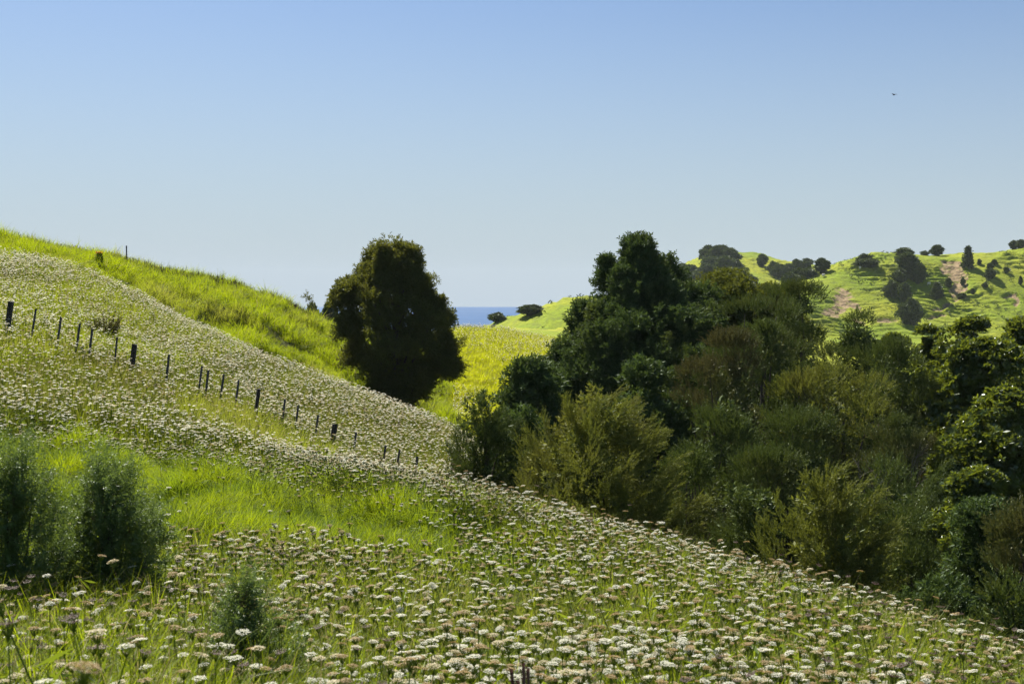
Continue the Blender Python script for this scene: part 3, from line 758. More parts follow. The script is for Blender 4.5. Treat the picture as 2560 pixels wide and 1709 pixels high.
for i, (nm, lab, cx, yt, hw, Y, style, mat, pk, dens) in enumerate(BUSH):
    if style in ('plume', 'broad') and pk != 'big': yt = yt - 12
    top = at(cx, yt, Y); gz = float(hnear(top[0], top[1])) - 0.1
    H = top[2] - gz; k = Y / FPX / DS; lds = ()
    yb = yt + H / k
    if pk == 'big':
        rows = [(543, 1462, 1478), (575, 1445, 1495), (610, 1425, 1525), (640, 1400, 1570), (680, 1355, 1640), (730, 1322, 1700), (790, 1268, 1725), (860, 1225, 1730), (950, 1200, 1720), (yb, 1400, 1540)]
        prof, H = rel_prof(rows, cx, yt, yb, Y)
        lds = leads([(1448, 546, 24, 130, .2), (1470, 556, 22, 120, -.4), (1396, 588, 24, 70, .5), (1425, 620, 34, 100, -.8), (1536, 580, 16, 70, .3), (1506, 620, 36, 140, -.9), (1342, 686, 34, 70, .3), (1372, 700, 44, 100, -.7), (1585, 655, 46, 150, .6), (1620, 690, 46, 150, -1), (1292, 780, 40, 80, .4), (1262, 840, 40, 80, -.6), (1300, 800, 60, 140, -1.8), (1400, 760, 70, 160, -2.2), (1500, 760, 70, 160, -2.4), (1600, 780, 70, 150, -2)], cx, yt - 12, H, k)
        prof = [(t * 0.97, l, r) for t, l, r in prof]
    elif pk == 'plumed':
        prof = [(0, .6, .6), (.2, 1.0, 1.0), (.45, 1.2, 1.2), (.65, 1.1, 1.1), (.82, .85, .85), (.93, .5, .5), (1, .2, .2)]
        prof = [(t, l * hw * k, r * hw * k) for t, l, r in prof]
    else:
        prof = [(t, l * hw * k, r * hw * k) for t, l, r in generic(pk)]
        rr = random.Random(i)
        prof = [(t, l * rr.uniform(.85, 1.12), r * rr.uniform(.85, 1.12)) for t, l, r in prof]
    plant(nm, lab, {'totara_tree': 'tree', 'tea_tree': 'tree', 'broadleaf_tree': 'tree'}[nm], (top[0], top[1], gz), H, prof, style, mat, 100 + i, 'trees of the gully bush', dens, leaders=lds, lob=0.40 if lds else 0.28, rag=2.0 if lds else 1.2, near=min(1.0, max(0.5, Y / 36.0)))

# bare grey shrub
def bare_shrub(label, cx, yt, hw, Y, seed):
    rng = np.random.default_rng(seed)
    top = at(cx, yt, Y); gz = float(hnear(top[0], top[1])); H = top[2] - gz; k = Y / FPX / DS
    root = empty('bare_shrub', (top[0], top[1], gz), label, 'shrub')
    mb = MB(); tw = MB()
    def grow(p, d, L, r, lev):
        n = 5; P = [p]
        for _ in range(n):
            d = d + rng.normal(size=3) * 0.13 + np.array([0, 0, 0.05]); d /= np.linalg.norm(d)
            P.append(P[-1] + d * L / n)
        (mb if lev < 2 else tw).tube(P, r * np.linspace(1, 0.5, n + 1), 5 if lev < 2 else 3)
        if lev < 5:
            for _ in range(3 if lev else 5):
                q = rng.integers(2, n + 1)
                nd_ = d + rng.normal(size=3) * 0.5; nd_ /= np.linalg.norm(nd_)
                grow(P[q], nd_, L * 0.62, r * 0.5, lev + 1)
    grow(np.array([0, 0, -.1]), np.array([0.03, 0, 1.0]), H * 0.42, 0.05, 0)
    link('trunk', mb.build('trunk', M_deadwood), root); link('crown', tw.build('crown', M_deadwood), root)
bare_shrub('bare grey branched shrub between the feathery trees and the glossy dome', 2155, 925, 60, 29, 77)

# ------------------------------------------------------------------ far trees
FARM = []
for s in range(5):
    rng = np.random.default_rng(300 + s)
    prof = [(0, .15, .15), (.15, .45, .45), (.4, 1, 1), (.7, .9, .9), (.9, .5, .5), (1, .15, .15)]
    V, F, ends = crown_puffs(rng, 6.0, [(t, l * 2.8, r * 2.8) for t, l, r in prof], 46, 0.8, S_far, 34, flat=0.8)
    FARM.append((mesh_from('crown', V, F, M_far), trunk_mesh(rng, 6.0, ends, 0.28, 8, 0.7, 5)))
rng = np.random.default_rng(320)
V, F, ends = crown_puffs(rng, 6.0, [(t, l * 1.5, r * 1.5) for t, l, r in generic('cone')], 50, 0.45, S_far, 26)
CONE = (mesh_from('crown', V, F, M_far), trunk_mesh(rng, 6.0, ends, 0.2, 6, 0.8, 5))
def far_tree(label, zx, zb, wz, hz, shape='round', coords='zoom', Y=None, group='trees on the far hills'):
    dx, db = Z4(zx, zb) if coords == 'zoom' else (zx, zb)
    ww, hh = (wz * 0.3437, hz * 0.3437) if coords == 'zoom' else (wz, hz)
    if Y is None:
        p = cast_far(dx, db)
        if p is None:
            for q in np.arange(db, db + 60, 1.0):
                p = cast_far(dx, q)
                if p is not None:
                    hh += q - db; break
    else:
        p = at(dx, db, Y); gz = float(hfar(p[0], p[1])); hh += max(0, (p[2] - gz)) / (Y / FPX / DS); p = np.array([p[0], p[1], gz])
    k = p[1] / FPX / DS
    root = empty('far_tree' if shape != 'cone' else 'conical_tree', (p[0], p[1], p[2] - 0.1), label, 'tree', group)
    rr = random.Random(int(zx * 7 + zb))
    cr, tr = (CONE if shape == 'cone' else FARM[rr.randrange(5)])
    c = link('crown', cr, root); t = link('trunk', tr, root)
    root.rotation_euler.z = rr.uniform(0, 6.28)
    base_w = 2.6 if shape == 'cone' else 4.6
    root.scale = (ww * k / base_w, ww * k / base_w, hh * k / 6.0)
    return root
FT = [
 ('rounded tree at the upper left end of the dark wood on the left peak', 240, 215, 85, 105), ('tall tree at the very top of the dark wood on the left peak', 320, 215, 110, 110),
 ('tree at the top right of the dark wood on the left peak', 390, 225, 85, 100), ('tree in the left flank of the dark wood on the left peak', 270, 295, 110, 110),
 ('tree in the centre of the dark wood on the left peak', 350, 300, 110, 115), ('tree on the right flank of the dark wood on the left peak', 415, 290, 80, 95),
 ('tree low in the middle of the dark wood on the left peak', 385, 355, 100, 100), ('tree low on the right of the dark wood on the left peak', 445, 370, 90, 110),
 ('small tree at the lower right tip of the dark wood', 510, 385, 80, 90), ('lowest tree in the tail of the dark wood, above the yellow treetops', 440, 420, 100, 100),
 ('bushy tree in the hollow left of the dark wood', 75, 310, 90, 85), ('second bushy tree in the hollow left of the dark wood', 125, 315, 75, 85), ('tree in the hollow close under the dark wood', 215, 325, 100, 100),
 ('single dark tree on the open slope between wood and gully trees', 600, 225, 62, 75), ('leftmost tree of the gully row on the far hill', 672, 265, 70, 68), ('bigger dark tree near the left end of the gully row', 715, 305, 95, 88),
 ('tree in the middle of the gully row on the far hill', 780, 300, 85, 85), ('tall tree standing out of the gully row', 830, 255, 60, 72), ('round tree next to the tall one in the gully row', 897, 258, 85, 78),
 ('round tree standing clear at the right end of the gully row', 1000, 268, 90, 90), ('tree low in the gully where the two hills meet', 785, 362, 100, 88), ('tree above the lowest one in the gully', 850, 325, 95, 80),
 ('wide bush under the round trees of the gully row', 910, 305, 110, 62), ('small pale bush at the foot of the left peak', 690, 388, 50, 40),
 ('leaning tree on the saddle at the left end of the landslip hill crest', 1280, 200, 90, 55), ('long low bush on the saddle of the landslip hill crest', 1305, 232, 145, 55), ('wide flat topped tree on the crest above the tree pair', 1552, 155, 105, 50),
 ('tiny bush on the crest left of the skyline tree', 1690, 143, 50, 20), ('dark tree on the skyline right of the flat topped tree', 1770, 142, 72, 56), ('first tree on the skyline at the far right', 2280, 102, 55, 46), ('last tree on the skyline, cut by the right edge', 2330, 96, 60, 46),
 ('tall tree at the top of the central group on the landslip hill', 1570, 290, 130, 145), ('dark tree at the left of the central group on the landslip hill', 1525, 330, 90, 85), ('dark tree at the right of the central group on the landslip hill', 1640, 335, 95, 125),
 ('dark round tree left of the pair in mid slope', 1462, 425, 105, 95), ('dark upright tree right of the pair in mid slope', 1550, 470, 85, 125), ('lone round tree with a clear trunk at the foot of the landslip hill', 1585, 612, 135, 160),
 ('small tree at the left edge of the upper landslip', 1845, 375, 38, 68), ('shrub at the right edge of the upper landslip', 1940, 355, 28, 48), ('scrubby bush at the foot of the upper landslip', 1935, 445, 60, 40),
 ('small upright bush high on the right slope', 2050, 215, 26, 36), ('small tree right of the spire tree', 2150, 222, 34, 40), ('tree above the largest one on the right slope', 2122, 250, 40, 45), ('largest bushy tree on the right slope', 2122, 310, 66, 66),
 ('small bush beside the white speck on the right slope', 2230, 270, 34, 38), ('small bush low on the right slope', 2090, 368, 34, 36), ('tiny bush below the upper landslip, right side', 2005, 412, 26, 38), ('narrow young tree near the right edge of the slope', 2325, 350, 24, 55),
]
FT = [(a, b, c, d * 1.28, e * 1.12) if i_ < 13 else (a, b, c, d, e) for i_, (a, b, c, d, e) in enumerate(FT)]
for f_ in FT: far_tree(*f_)
far_tree('tall narrow spire shaped conifer beside the upper landslip', 1975, 232, 60, 135, 'cone')
far_tree('small cone shaped tree left of the upper landslip', 1765, 430, 68, 95, 'cone')
for a in [('low dark bush on the headland against the sea', 1143, 733, 36, 17), ('larger spreading tree on the headland against the sea', 1218, 722, 52, 24)]:
    far_tree(a[0], a[1], a[2], a[3], a[4], 'round', 'disp', None, 'trees by the sea')
for a in [('hazy treetop behind the green hill, left of the solitary tree', 755, 722, 44, 20, 155), ('smaller hazy treetop at the end of the green hill crest', 716, 718, 40, 13, 150)]:
    far_tree(a[0], a[1], a[2], a[3], a[4], 'round', 'disp', a[5], 'trees by the sea')

# ------------------------------------------------------------------ fence posts
def post_mesh(name, wd, dp, ht, mat, rng, ln):
    mb = MB()
    zs = [-0.35, 0.0, ht * 0.5, ht]
    V = []
    for z in zs:
        for sx, sy in ((-1, -1), (1, -1), (1, 1), (-1, 1)):
            V.append((sx * wd / 2 * rng.uniform(.93, 1.04), sy * dp / 2 * rng.uniform(.93, 1.04), z + (rng.uniform(-.015, .02) if z == ht else 0)))
    F = [(i * 4 + j, i * 4 + (j + 1) % 4, (i + 1) * 4 + (j + 1) % 4, (i + 1) * 4 + j) for i in range(3) for j in range(4)] + [(12, 13, 14, 15)]
    mb.add(V, F); me = mb.build(name, mat)
    return me
POSTS = [
 (25, 690, 13, 'thick', 'thick dark post at the left edge, first of the fence line'), (80, 706, 6, 'thin', 'thin batten, first right of the leftmost thick post'), (139, 726, 6, 'thin', 'thin batten, second right of the leftmost thick post'),
 (182, 741, 6, 'thin', 'thin batten, third right of the leftmost thick post'), (213, 753, 6, 'thin', 'thin batten just left of the brown dead shrub'), (272, 773, 5, 'thin', 'short thin batten just right of the brown dead shrub'),
 (310, 788, 13, 'thick', 'thick dark post right of the brown dead shrub'), (390, 812, 6, 'thin', 'lone thin batten midway between the dead shrub post and the close pair'), (463, 838, 6, 'thin', 'left batten of the closely set pair'),
 (480, 847, 7, 'thin', 'right batten of the closely set pair'), (512, 857, 6, 'thin', 'first thin batten right of the closely set pair'), (548, 870, 6, 'thin', 'second thin batten right of the closely set pair'),
 (594, 890, 9, 'mid', 'medium post leaning right in the middle of the fence line'), (655, 915, 6, 'thin', 'first batten right of the medium leaning post'), (686, 929, 6, 'thin', 'second batten right of the medium leaning post'),
 (730, 951, 6, 'thin', 'batten just left of the lowest thick post'), (767, 970, 14, 'thick', 'lowest thick dark post, by the green grass'), (817, 990, 6, 'thin', 'first batten right of the lowest thick post'),
 (886, 1019, 6, 'thin', 'left batten of the last three by the gully bush'), (916, 1028, 6, 'thin', 'middle batten of the last three by the gully bush'), (959, 1045, 7, 'thin', 'last batten of the fence, nearest the gully bush'), (1043, 1090, 5, 'thin', 'barely showing batten top among flowers at the foot of the dark plumed bush'),
]
prng = random.Random(4)
for dx, dy, wpx, kind, lab in POSTS:
    Y = 31.0 if dx < 560 else 30.2
    if dx > 1000: Y = 26
    p = at(dx, dy, Y); k = Y / FPX / DS
    gz = float(hnear(p[0], p[1])); ht = max(p[2] - gz, 0.5)
    wd = wpx * k * (0.78 if kind == 'thin' else 0.9)
    me = post_mesh('fence_post' if kind != 'thin' else 'fence_batten', wd, wd * (0.9 if kind != 'thin' else 0.6), ht, M_post if kind != 'thin' else M_batten, prng, 0)
    o = link('fence_post' if kind != 'thin' else 'fence_batten', me, None, (p[0] - 0.14 * ht, p[1], gz))
    o.rotation_euler = (R(prng.uniform(-2, 2)), R(8.0 + prng.uniform(-1.5, 1.5)), R(prng.uniform(-15, 15)))
    tag(o, lab, 'fence post', 'posts and battens of the old fence')
# the stake on the hill crest
p = at(290, 563, 67.5); gz = float(hnear(p[0], p[1])); prng = random.Random(8)
o = link('marker_stake', post_mesh('marker_stake', 0.055, 0.055, p[2] - gz, M_batten, prng, 0), None, (p[0], p[1], gz))
tag(o, 'thin upright stake on the crest of the green hill', 'stake')

# ------------------------------------------------------------------ scattering (points with instanced tufts, for what nobody could count)
def gn_instances(name, coll, pts, rot, scl, idx):
    me = bpy.data.meshes.new(name)
    me.vertices.add(len(pts)); me.vertices.foreach_set('co', np.asarray(pts, np.float32).ravel())
    for an, typ, arr, key in (('rot', 'FLOAT_VECTOR', rot, 'vector'), ('scl', 'FLOAT_VECTOR', scl, 'vector'), ('idx', 'INT', idx, 'value')):
        a = me.attributes.new(an, typ, 'POINT')
        a.data.foreach_set(key, np.asarray(arr, np.int32 if typ == 'INT' else np.float32).ravel())
    me.update()
    o = link(name, me)
    ng = bpy.data.node_groups.new(name, 'GeometryNodeTree')
    ng.interface.new_socket('Geometry', in_out='INPUT', socket_type='NodeSocketGeometry')
    ng.interface.new_socket('Geometry', in_out='OUTPUT', socket_type='NodeSocketGeometry')
    gi = ng.nodes.new('NodeGroupInput'); go = ng.nodes.new('NodeGroupOutput')
    iop = ng.nodes.new('GeometryNodeInstanceOnPoints')
    ci = ng.nodes.new('GeometryNodeCollectionInfo')
    ci.inputs['Collection'].default_value = coll
    ci.inputs['Separate Children'].default_value = True
    ci.inputs['Reset Children'].default_value = True
    def attr(n, t):
        a = ng.nodes.new('GeometryNodeInputNamedAttribute'); a.data_type = t; a.inputs['Name'].default_value = n
        return a.outputs['Attribute']
    L = ng.links.new
    L(gi.outputs[0], iop.inputs['Points']); L(ci.outputs[0], iop.inputs['Instance'])
    iop.inputs['Pick Instance'].default_value = True
    L(attr('idx', 'INT'), iop.inputs['Instance Index'])
    e2r = ng.nodes.new('FunctionNodeEulerToRotation'); L(attr('rot', 'FLOAT_VECTOR'), e2r.inputs[0]); L(e2r.outputs[0], iop.inputs['Rotation'])
    L(attr('scl', 'FLOAT_VECTOR'), iop.inputs['Scale'])
    L(iop.outputs[0], go.inputs[0])
    m = o.modifiers.new('scatter', 'NODES'); m.node_group = ng
    return o
def coll_of(name, meshes):
    c = bpy.data.collections.new(name)
    for i, me in enumerate(meshes):
        o = bpy.data.objects.new('%s_%02d' % (name, i), me); c.objects.link(o)
    return c

def tuft(rng, n, rad, L, wd, lean=0.5, seg=3, m=0):
    """grass blades as tapered strips bending over; returns V, F (quads, the last one very narrow)"""
    a = rng.random(n) * 2 * math.pi; r0 = rad * np.sqrt(rng.random(n))
    b = np.stack([np.cos(a) * r0, np.sin(a) * r0, np.zeros(n) - 0.03], 1)
    da = a + rng.normal(size=n) * 0.9
    ln = L * (0.55 + 0.6 * rng.random(n)); le = lean * (0.3 + 1.0 * rng.random(n))
    side = np.stack([-np.sin(da + rng.normal(size=n) * 0.8), np.cos(da + rng.normal(size=n) * 0.8), np.zeros(n)], 1)
    V = []
    for k in range(seg + 1):
        t = k / seg
        bend = le * t
        px = np.stack([np.cos(da), np.sin(da), np.zeros(n)], 1) * (ln * t * np.sin(bend * 1.2))[:, None]
        pz = np.zeros((n, 3)); pz[:, 2] = ln * t * np.cos(bend * 1.1)
        w_ = wd * (1 - t ** 1.5 * 0.93) * (0.8 + 0.4 * rng.random(n) if False else 1)
        V.append(b + px + pz + side * (w_ / 2)); V.append(b + px + pz - side * (w_ / 2))
    V = np.stack(V, 1)
    nv = 2 * (seg + 1)
    base = (np.arange(n) * nv)[:, None]
    F = np.concatenate([base + np.array([[2 * k, 2 * k + 1, 2 * k + 3, 2 * k + 2]]) for k in range(seg)], 0)
    return V.reshape(-1, 3), F
def tuft_coll(name, mats, seed, nvar=6, **kw):
    rng = np.random.default_rng(seed); ms = []
    for i in range(nvar):
        V, F = tuft(rng, **kw)
        ms.append(mesh_from(name, V, F, mats))
    return coll_of(name, ms)

RNG = np.random.default_rng(99)
def scatter_uv(n, y0, y1, umax, power=1.0):
    """random points, even per square metre times y**-power, inside a wedge |x| < umax*(y+2)"""
    ys = np.linspace(y0, y1, 400); wgt = (ys + 2) * (ys + 2) ** -power; cdf = np.cumsum(wgt); cdf /= cdf[-1]
    y = np.interp(RNG.random(n), cdf, ys)
    x = (RNG.random(n) * 2 - 1) * umax * (y + 2)
    return x, y
def rots(n, tilt=0.12):
    r = RNG.normal(size=(n, 3)) * tilt; r[:, 2] = RNG.random(n) * 2 * math.pi
    return r

GREENPATCH = [(400, 875), (540, 905), (640, 950), (720, 985), (800, 1015), (760, 1035), (640, 1005), (500, 950), (400, 915)]
UPPERGREEN = [(-900, 400), (60, 535), (110, 575), (190, 600), (330, 670), (500, 758), (700, 838), (900, 912), (1040, 972), (1040, 600), (600, 400)]
HILLTOP = [(-900, 300), (-900, 560), (0, 560), (110, 585), (190, 610), (330, 672), (500, 762), (700, 842), (900, 917), (1040, 975), (1040, 600), (0, 300)]
GULLY = [(1045, 1105), (1260, 1168), (1500, 1238), (1780, 1318), (2050, 1402), (2349, 1500), (2700, 1610), (2700, 800), (1500, 800), (1060, 985), (1010, 1050)]

def classify(x, y, z, h=0.45):
    dx, dy = project(np.stack([x, y, z + h], -1))
    dx0, dy0 = project(np.stack([x, y, z + 0.15], -1))
    lush = (in_poly(dx, dy, LUSH) | in_poly(dx0, dy0, LUSH)) & (y < 26)
    hill = (y > 50) & in_poly(dx, dy, HILLTOP) | ((y > 53) & (dx < 1040))
    saddle = (y > 52) & ~hill
    # beyond the near meadow's brow and down in the gully
    brow = np.interp(x, [-2, 0.0, 2.4, 4.0, 6, 9], [30, 21, 17.0, 14.5, 11.6, 9])
    gully = (x > -2) & (y > brow) & (y < 62)
    return dx, dy, lush, hill, saddle, gully

# ---- grass
lush_c = tuft_coll('lush_tuft', M_lush, 21, n=95, rad=0.18, L=0.34, wd=0.006, lean=1.0)
near_c = tuft_coll('meadow_tuft', M_grass, 22, n=46, rad=0.16, L=0.46, wd=0.0065, lean=0.75)
under_c = tuft_coll('undergrowth_tuft', M_meadow_stalk, 23, n=50, rad=0.2, L=0.37, wd=0.0085, lean=0.6)
hill_c = tuft_coll('hill_tuft', M_grass, 24, n=80, rad=0.35, L=0.5, wd=0.018, lean=0.85, seg=2)
sad_c = tuft_coll('saddle_tuft', M_saddle, 25, n=80, rad=0.45, L=0.5, wd=0.026, lean=0.7, seg=2)

x, y = scatter_uv(80000, 1.2, 52, 0.52, 0.8)
z = hnear(x, y); dx, dy, lush, hill, sad, gul = classify(x, y, z)
keep = ~hill & ~(gul & (y > 20) & (RNG.random(len(x)) < 0.7)) & ~lush
near_mask = keep & (y < 15) ; far_mask = keep & (y >= 15)
def emit(name, coll, mask, smin, smax, nvar=6, tilt=0.12, label=None, sz=None, clump=0.0, cs=1.0):
    n = int(mask.sum()); s = smin + (smax - smin) * RNG.random(n)
    if clump: s = s * (1 - clump + 2 * clump * np.clip((N2.fbm(x[mask] * cs + 7, y[mask] * cs * 0.7, 2) - 0.25) * 2.0, 0, 1))
    S = np.stack([s, s, s * (sz if sz is not None else 1)], 1)
    o = gn_instances(name, coll, np.stack([x[mask], y[mask], z[mask]], 1), rots(n, tilt), S, RNG.integers(0, nvar, n))
    tag(o, label, 'grass', kind='stuff')
    return o
greenish = in_poly(dx, dy, GREENPATCH) | (N3.fbm(x * 0.16 + 9, y * 0.16, 2) > 0.56)
greenish = greenish | in_poly(dx, dy + 80, LUSH)
edgez = far_mask & in_poly(dx, dy + 80, LUSH) & (y < 30)
emit('edge_grass', near_c, edgez, 0.45, 0.85, label='short green grass along the upper edge of the lush patch')
emit('meadow_grass', near_c, (near_mask | (far_mask & greenish)) & ~edgez, 0.75, 1.3, label='green grass between the meadow flowers')
emit('undergrowth', under_c, far_mask & ~greenish, 0.8, 1.3, label='olive stems and leaves under the flowers on the slope')
x, y = scatter_uv(42000, 6, 26, 0.52, 1.0)
z = hnear(x, y); dx, dy, lush, hill, sad, gul = classify(x, y, z, 0.3)
hum = N3.fbm(x * 0.55, y * 0.35, 2)
emit('lush_grass', lush_c, lush, 0.65, 1.15, clump=0.42, cs=1.3, label='lush bright green grass in soft mounds without flowers', tilt=0.25)
x, y = scatter_uv(42000, 48, 128, 0.47, 1.2)
z = hnear(x, y); dx, dy, lush, hill, sad, gul = classify(x, y, z, 0.3)
emit('hill_grass', hill_c, hill & (y < 105), 0.55, 1.25, tilt=0.35, clump=0.5, cs=0.55, label='bright green tussocky grass on the hill behind the flowers')
emit('saddle_grass', sad_c, sad & (x < 22) & (y > 60), 0.7, 1.5, label='sunlit yellow green grass on the saddle by the sea')
tall_c = tuft_coll('arching_tuft', M_grass, 26, n=26, rad=0.14, L=0.62, wd=0.0085, lean=1.25, seg=5)
x, y = scatter_uv(2600, 2.2, 9.5, 0.5, 0.8)
z = hnear(x, y); dx, dy, lush, hill, sad, gul = classify(x, y, z, 0.3)
emit('arching_grass', tall_c, (dx < 620) & (dy > 1340) & (dx > -300), 0.6, 1.15, tilt=0.2, label='long arching grass in the bottom left corner')
# seed stalks along the crest
sv = []
rng = np.random.default_rng(31)
for i in range(5):
    mb = MB()
    for k in range(9):
        a = rng.random() * 6.28; b = np.array([rng.normal() * 0.18, rng.normal() * 0.18, -0.05]); Ls = rng.uniform(0.55, 1.0)
        d = np.array([math.cos(a) * 0.18, math.sin(a) * 0.18, 1.0])
        P = [b, b + d * Ls * 0.6, b + d * Ls * 0.85 + [0.02, 0, 0], b + d * Ls + [0.05, 0, -0.02]]
        mb.tube(P, [0.006, 0.005, 0.018, 0.006], 3)
    sv.append(mb.build('seed_stalk', M_seed))
seed_c = coll_of('seed_stalk', sv)
cd = [(0, 523), (140, 550), (290, 580), (500, 630), (640, 670), (720, 713), (770, 745)]
cdx = RNG.uniform(40, 770, 420); 
pts = []
for q in cdx:
    yy = 66 + 8 * q / 770 + RNG.normal() * 1.2
    xq = at(q, 600, yy)[0]; pts.append((xq, yy, float(hnear(xq, yy))))
pts = np.array(pts); sel = N1.fbm(pts[:, 0] * 0.5, pts[:, 1] * 0.2, 2) > 0.42
pts = pts[sel]; n = len(pts); s = RNG.uniform(0.35, 0.75, n)
tag(gn_instances('seed_grass', seed_c, pts, rots(n, 0.1), np.stack([s, s, s], 1), RNG.integers(0, 5, n)), 'thin brown grass seed stalks along the hill crest', 'grass', kind='stuff')

# ---- umbel flowers
def head_hi(rng, rad, dome, cup=0.0):
    V, F, n = [], [], 0
    K = 34
    i = np.arange(K); rr = rad * np.sqrt((i + 0.5) / K); th = i * 2.39996 + rng.random() * 6
    c = np.stack([rr * np.cos(th), rr * np.sin(th), dome * (1 - (rr / rad) ** 2) + cup * (rr / rad) ** 2], 1) + rng.normal(size=(K, 3)) * rad * 0.05
    pid = np.repeat(np.arange(K), 8)
    o = rng.normal(size=(len(pid), 3)) * rad * 0.085 * np.array([1, 1, 0.2])
    b = c[pid] + o
    d = rng.normal(size=b.shape) * np.array([1, 1, 0.2]) + np.array([0, 0, 0.06])
    return leaf_quads(b - d / np.linalg.norm(d, axis=1)[:, None] * rad * 0.09, d, np.full(len(b), rad * 0.19), np.full(len(b), rad * 0.17), rng, 0.6), c
def head_lo(rng, rad, dome):
    K = 16
    i = np.arange(K); rr = rad * np.sqrt((i + 0.5) / K); th = i * 2.39996
    c = np.stack([rr * np.cos(th), rr * np.sin(th), dome * (1 - (rr / rad) ** 2)], 1)
    d = rng.normal(size=c.shape) * np.array([1, 1, 0.35])
    return leaf_quads(c - d / np.linalg.norm(d, axis=1)[:, None] * rad * 0.25, d, np.full(K, rad * 0.62), np.full(K, rad * 0.5), rng, 0.5)
def stem_geo(rng, H, r, c=None, k=4):
    mb = MB()
    bx, by = rng.normal(size=2) * 0.05
    q = np.linspace(0, 1, 6)
    P = np.stack([bx * (q ** 2 - 1), by * (q ** 2 - 1), -H + (H - 0.03) * q], 1)
    mb.tube(P, r * (1.2 - 0.5 * q), k)
    if c is not None:
        for e in c[::2]:
            mb.tube([P[-1], P[-1] * 0.35 + e * 0.65 + np.array([0, 0, -0.004]), e], [r * .45, r * .35, r * .25], 3)
    # a few ferny leaves up the stem
    n = 10; zb = -H + H * 0.75 * rng.random(n)
    b = np.stack([np.zeros(n), np.zeros(n), zb], 1); dd = rng.normal(size=(n, 3)) * [1, 1, 0.3] + [0, 0, 0.5]
    V, F = leaf_quads(b, dd, 0.10 * (0.6 + rng.random(n)), np.full(n, 0.012), rng); mb.add(V, F)
    return mb
rng = np.random.default_rng(41)
KINDS = {'white': M_white, 'cream': M_cream, 'tan': M_tan, 'purple': M_purple}
HI = {}
for kname, mt in KINDS.items():
    HI[kname] = []
    for v in range(5):
        rad = rng.uniform(0.0180, 0.0255)
        H = rng.uniform(0.40, 0.56)
        (V, F), c = head_hi(rng, rad, rng.uniform(0.004, 0.009) if kname != 'purple' else 0.004, 0.0 if kname != 'purple' else 0.010)
        hd = mesh_from('flower_head', V, F, mt)
        st = stem_geo(rng, H, 0.0026, c).build('stem', M_stem)
        both = MB()
        both.add(V, F, 0)
        sg = stem_geo(rng, H, 0.0026, c)
        for a, b in zip(sg.V, sg.F): both.V.append(a); both.F.append(b + 0); both.M.append(np.full(len(b), 1))
        # re-offset the faces of the stem pieces
        both = MB(); both.add(V, F, 0)
        for a, b, off in zip(sg.V, sg.F, np.cumsum([0] + [len(q) for q in sg.V])): both.add(a, b - off, 1)
        HI[kname].append((hd, st, both.build('umbel_flower', [mt, M_stem]), H))
HIC = coll_of('umbel_near', [v[2] for kname in KINDS for v in HI[kname]])
HIH = np.array([v[3] for kname in KINDS for v in HI[kname]])
LO = []
LOH = []
for kname, mt in KINDS.items():
    for v in range(4):
        H = rng.uniform(0.40, 0.54)
        V, F = head_lo(rng, 0.028 if kname in ('white', 'cream') else 0.027, 0.010)
        both = MB(); both.add(V, F, 0)
        q = np.linspace(0, 1, 3); both.tube(np.stack([0 * q, 0 * q, -H + H * q], 1), np.array([0.004, 0.0035, 0.003]), 3, 1)
        LO.append(both.build('umbel_far', [mt, M_stem])); LOH.append(H)
LOC = coll_of('umbel_far', LO); LOH = np.array(LOH)

def flower_density(x, y, z):
    dx, dy, lush, hill, sad, gul = classify(x, y, z, 0.55)
    d = 0.5 + 0.5 * np.clip((N1.fbm(x * 0.30, y * 0.22, 3) - 0.30) * 3.0, 0, 1)
    d = d * (0.55 + 0.45 * np.clip((N2.fbm(x * 1.1, y * 0.9, 2) - 0.3) * 3, 0, 1))
    d = np.where(in_poly(dx, dy - 35, LUSH), d * 0.7, d)
    dx0, dy0 = project(np.stack([x, y, z + 0.1], -1))
    back = in_poly(dx0, dy0, LUSH) & ~in_poly(dx0, dy0 - 75, LUSH)
    d = np.where(lush, np.where(dx > 1040, 0.30, np.where(back, 0.16, 0.006)), d)
    d = np.where(in_poly(dx, dy, GREENPATCH), d * 0.25, d)
    d = np.where(hill, 0.0, d)
    d = np.where((dx < 190) & (dy < 575) & (dy > 400), d * 0.3, d)
    d = np.where(gul & (y > 13) & (x > 0), 0.0, d)
    d = np.where((x > -0.5) & (y > 24) & (y < 60), 0.0, d)
    # left foreground: fewer flowers among the shrubs
    d = np.where((dx < 380) & (dy > 1200) & (dy < 1360), d * 0.35, d)
    d = np.where((dx < 900) & (dy > 1400), d * 0.5, d)
    sadd = sad & (y > 60)
    fl = in_poly(dx, dy, [(1030, 740), (1180, 735), (1280, 765), (1270, 830), (1150, 835), (1110, 800), (1050, 800)]) | in_poly(dx, dy, [(1020, 880), (1100, 890), (1110, 960), (1000, 960)])
    d = np.where(sadd, np.where(fl, 0.7, 0.02), d)
    return d, dx, dy, sadd

def pick_kind(n, dx, dy, x, y):
    br = N2.fbm(x * 0.25 + 40, y * 0.25, 2)
    u = RNG.random(n)
    pw = np.where(y < 13, 0.38, np.where(y < 20, 0.40, 0.42)); pc = pw + np.where(y < 17, 0.27, 0.40)
    pt = np.where(y < 17, 0.90, 0.96)
    shift = (br - 0.5) * 0.5
    left = ((dx < 900) & (dy > 1250)) * 0.12
    u = np.clip(u + shift + left, 0, 1)
    return np.where(u < pw, 0, np.where(u < pc, 1, np.where(u < pt, 2, 3)))

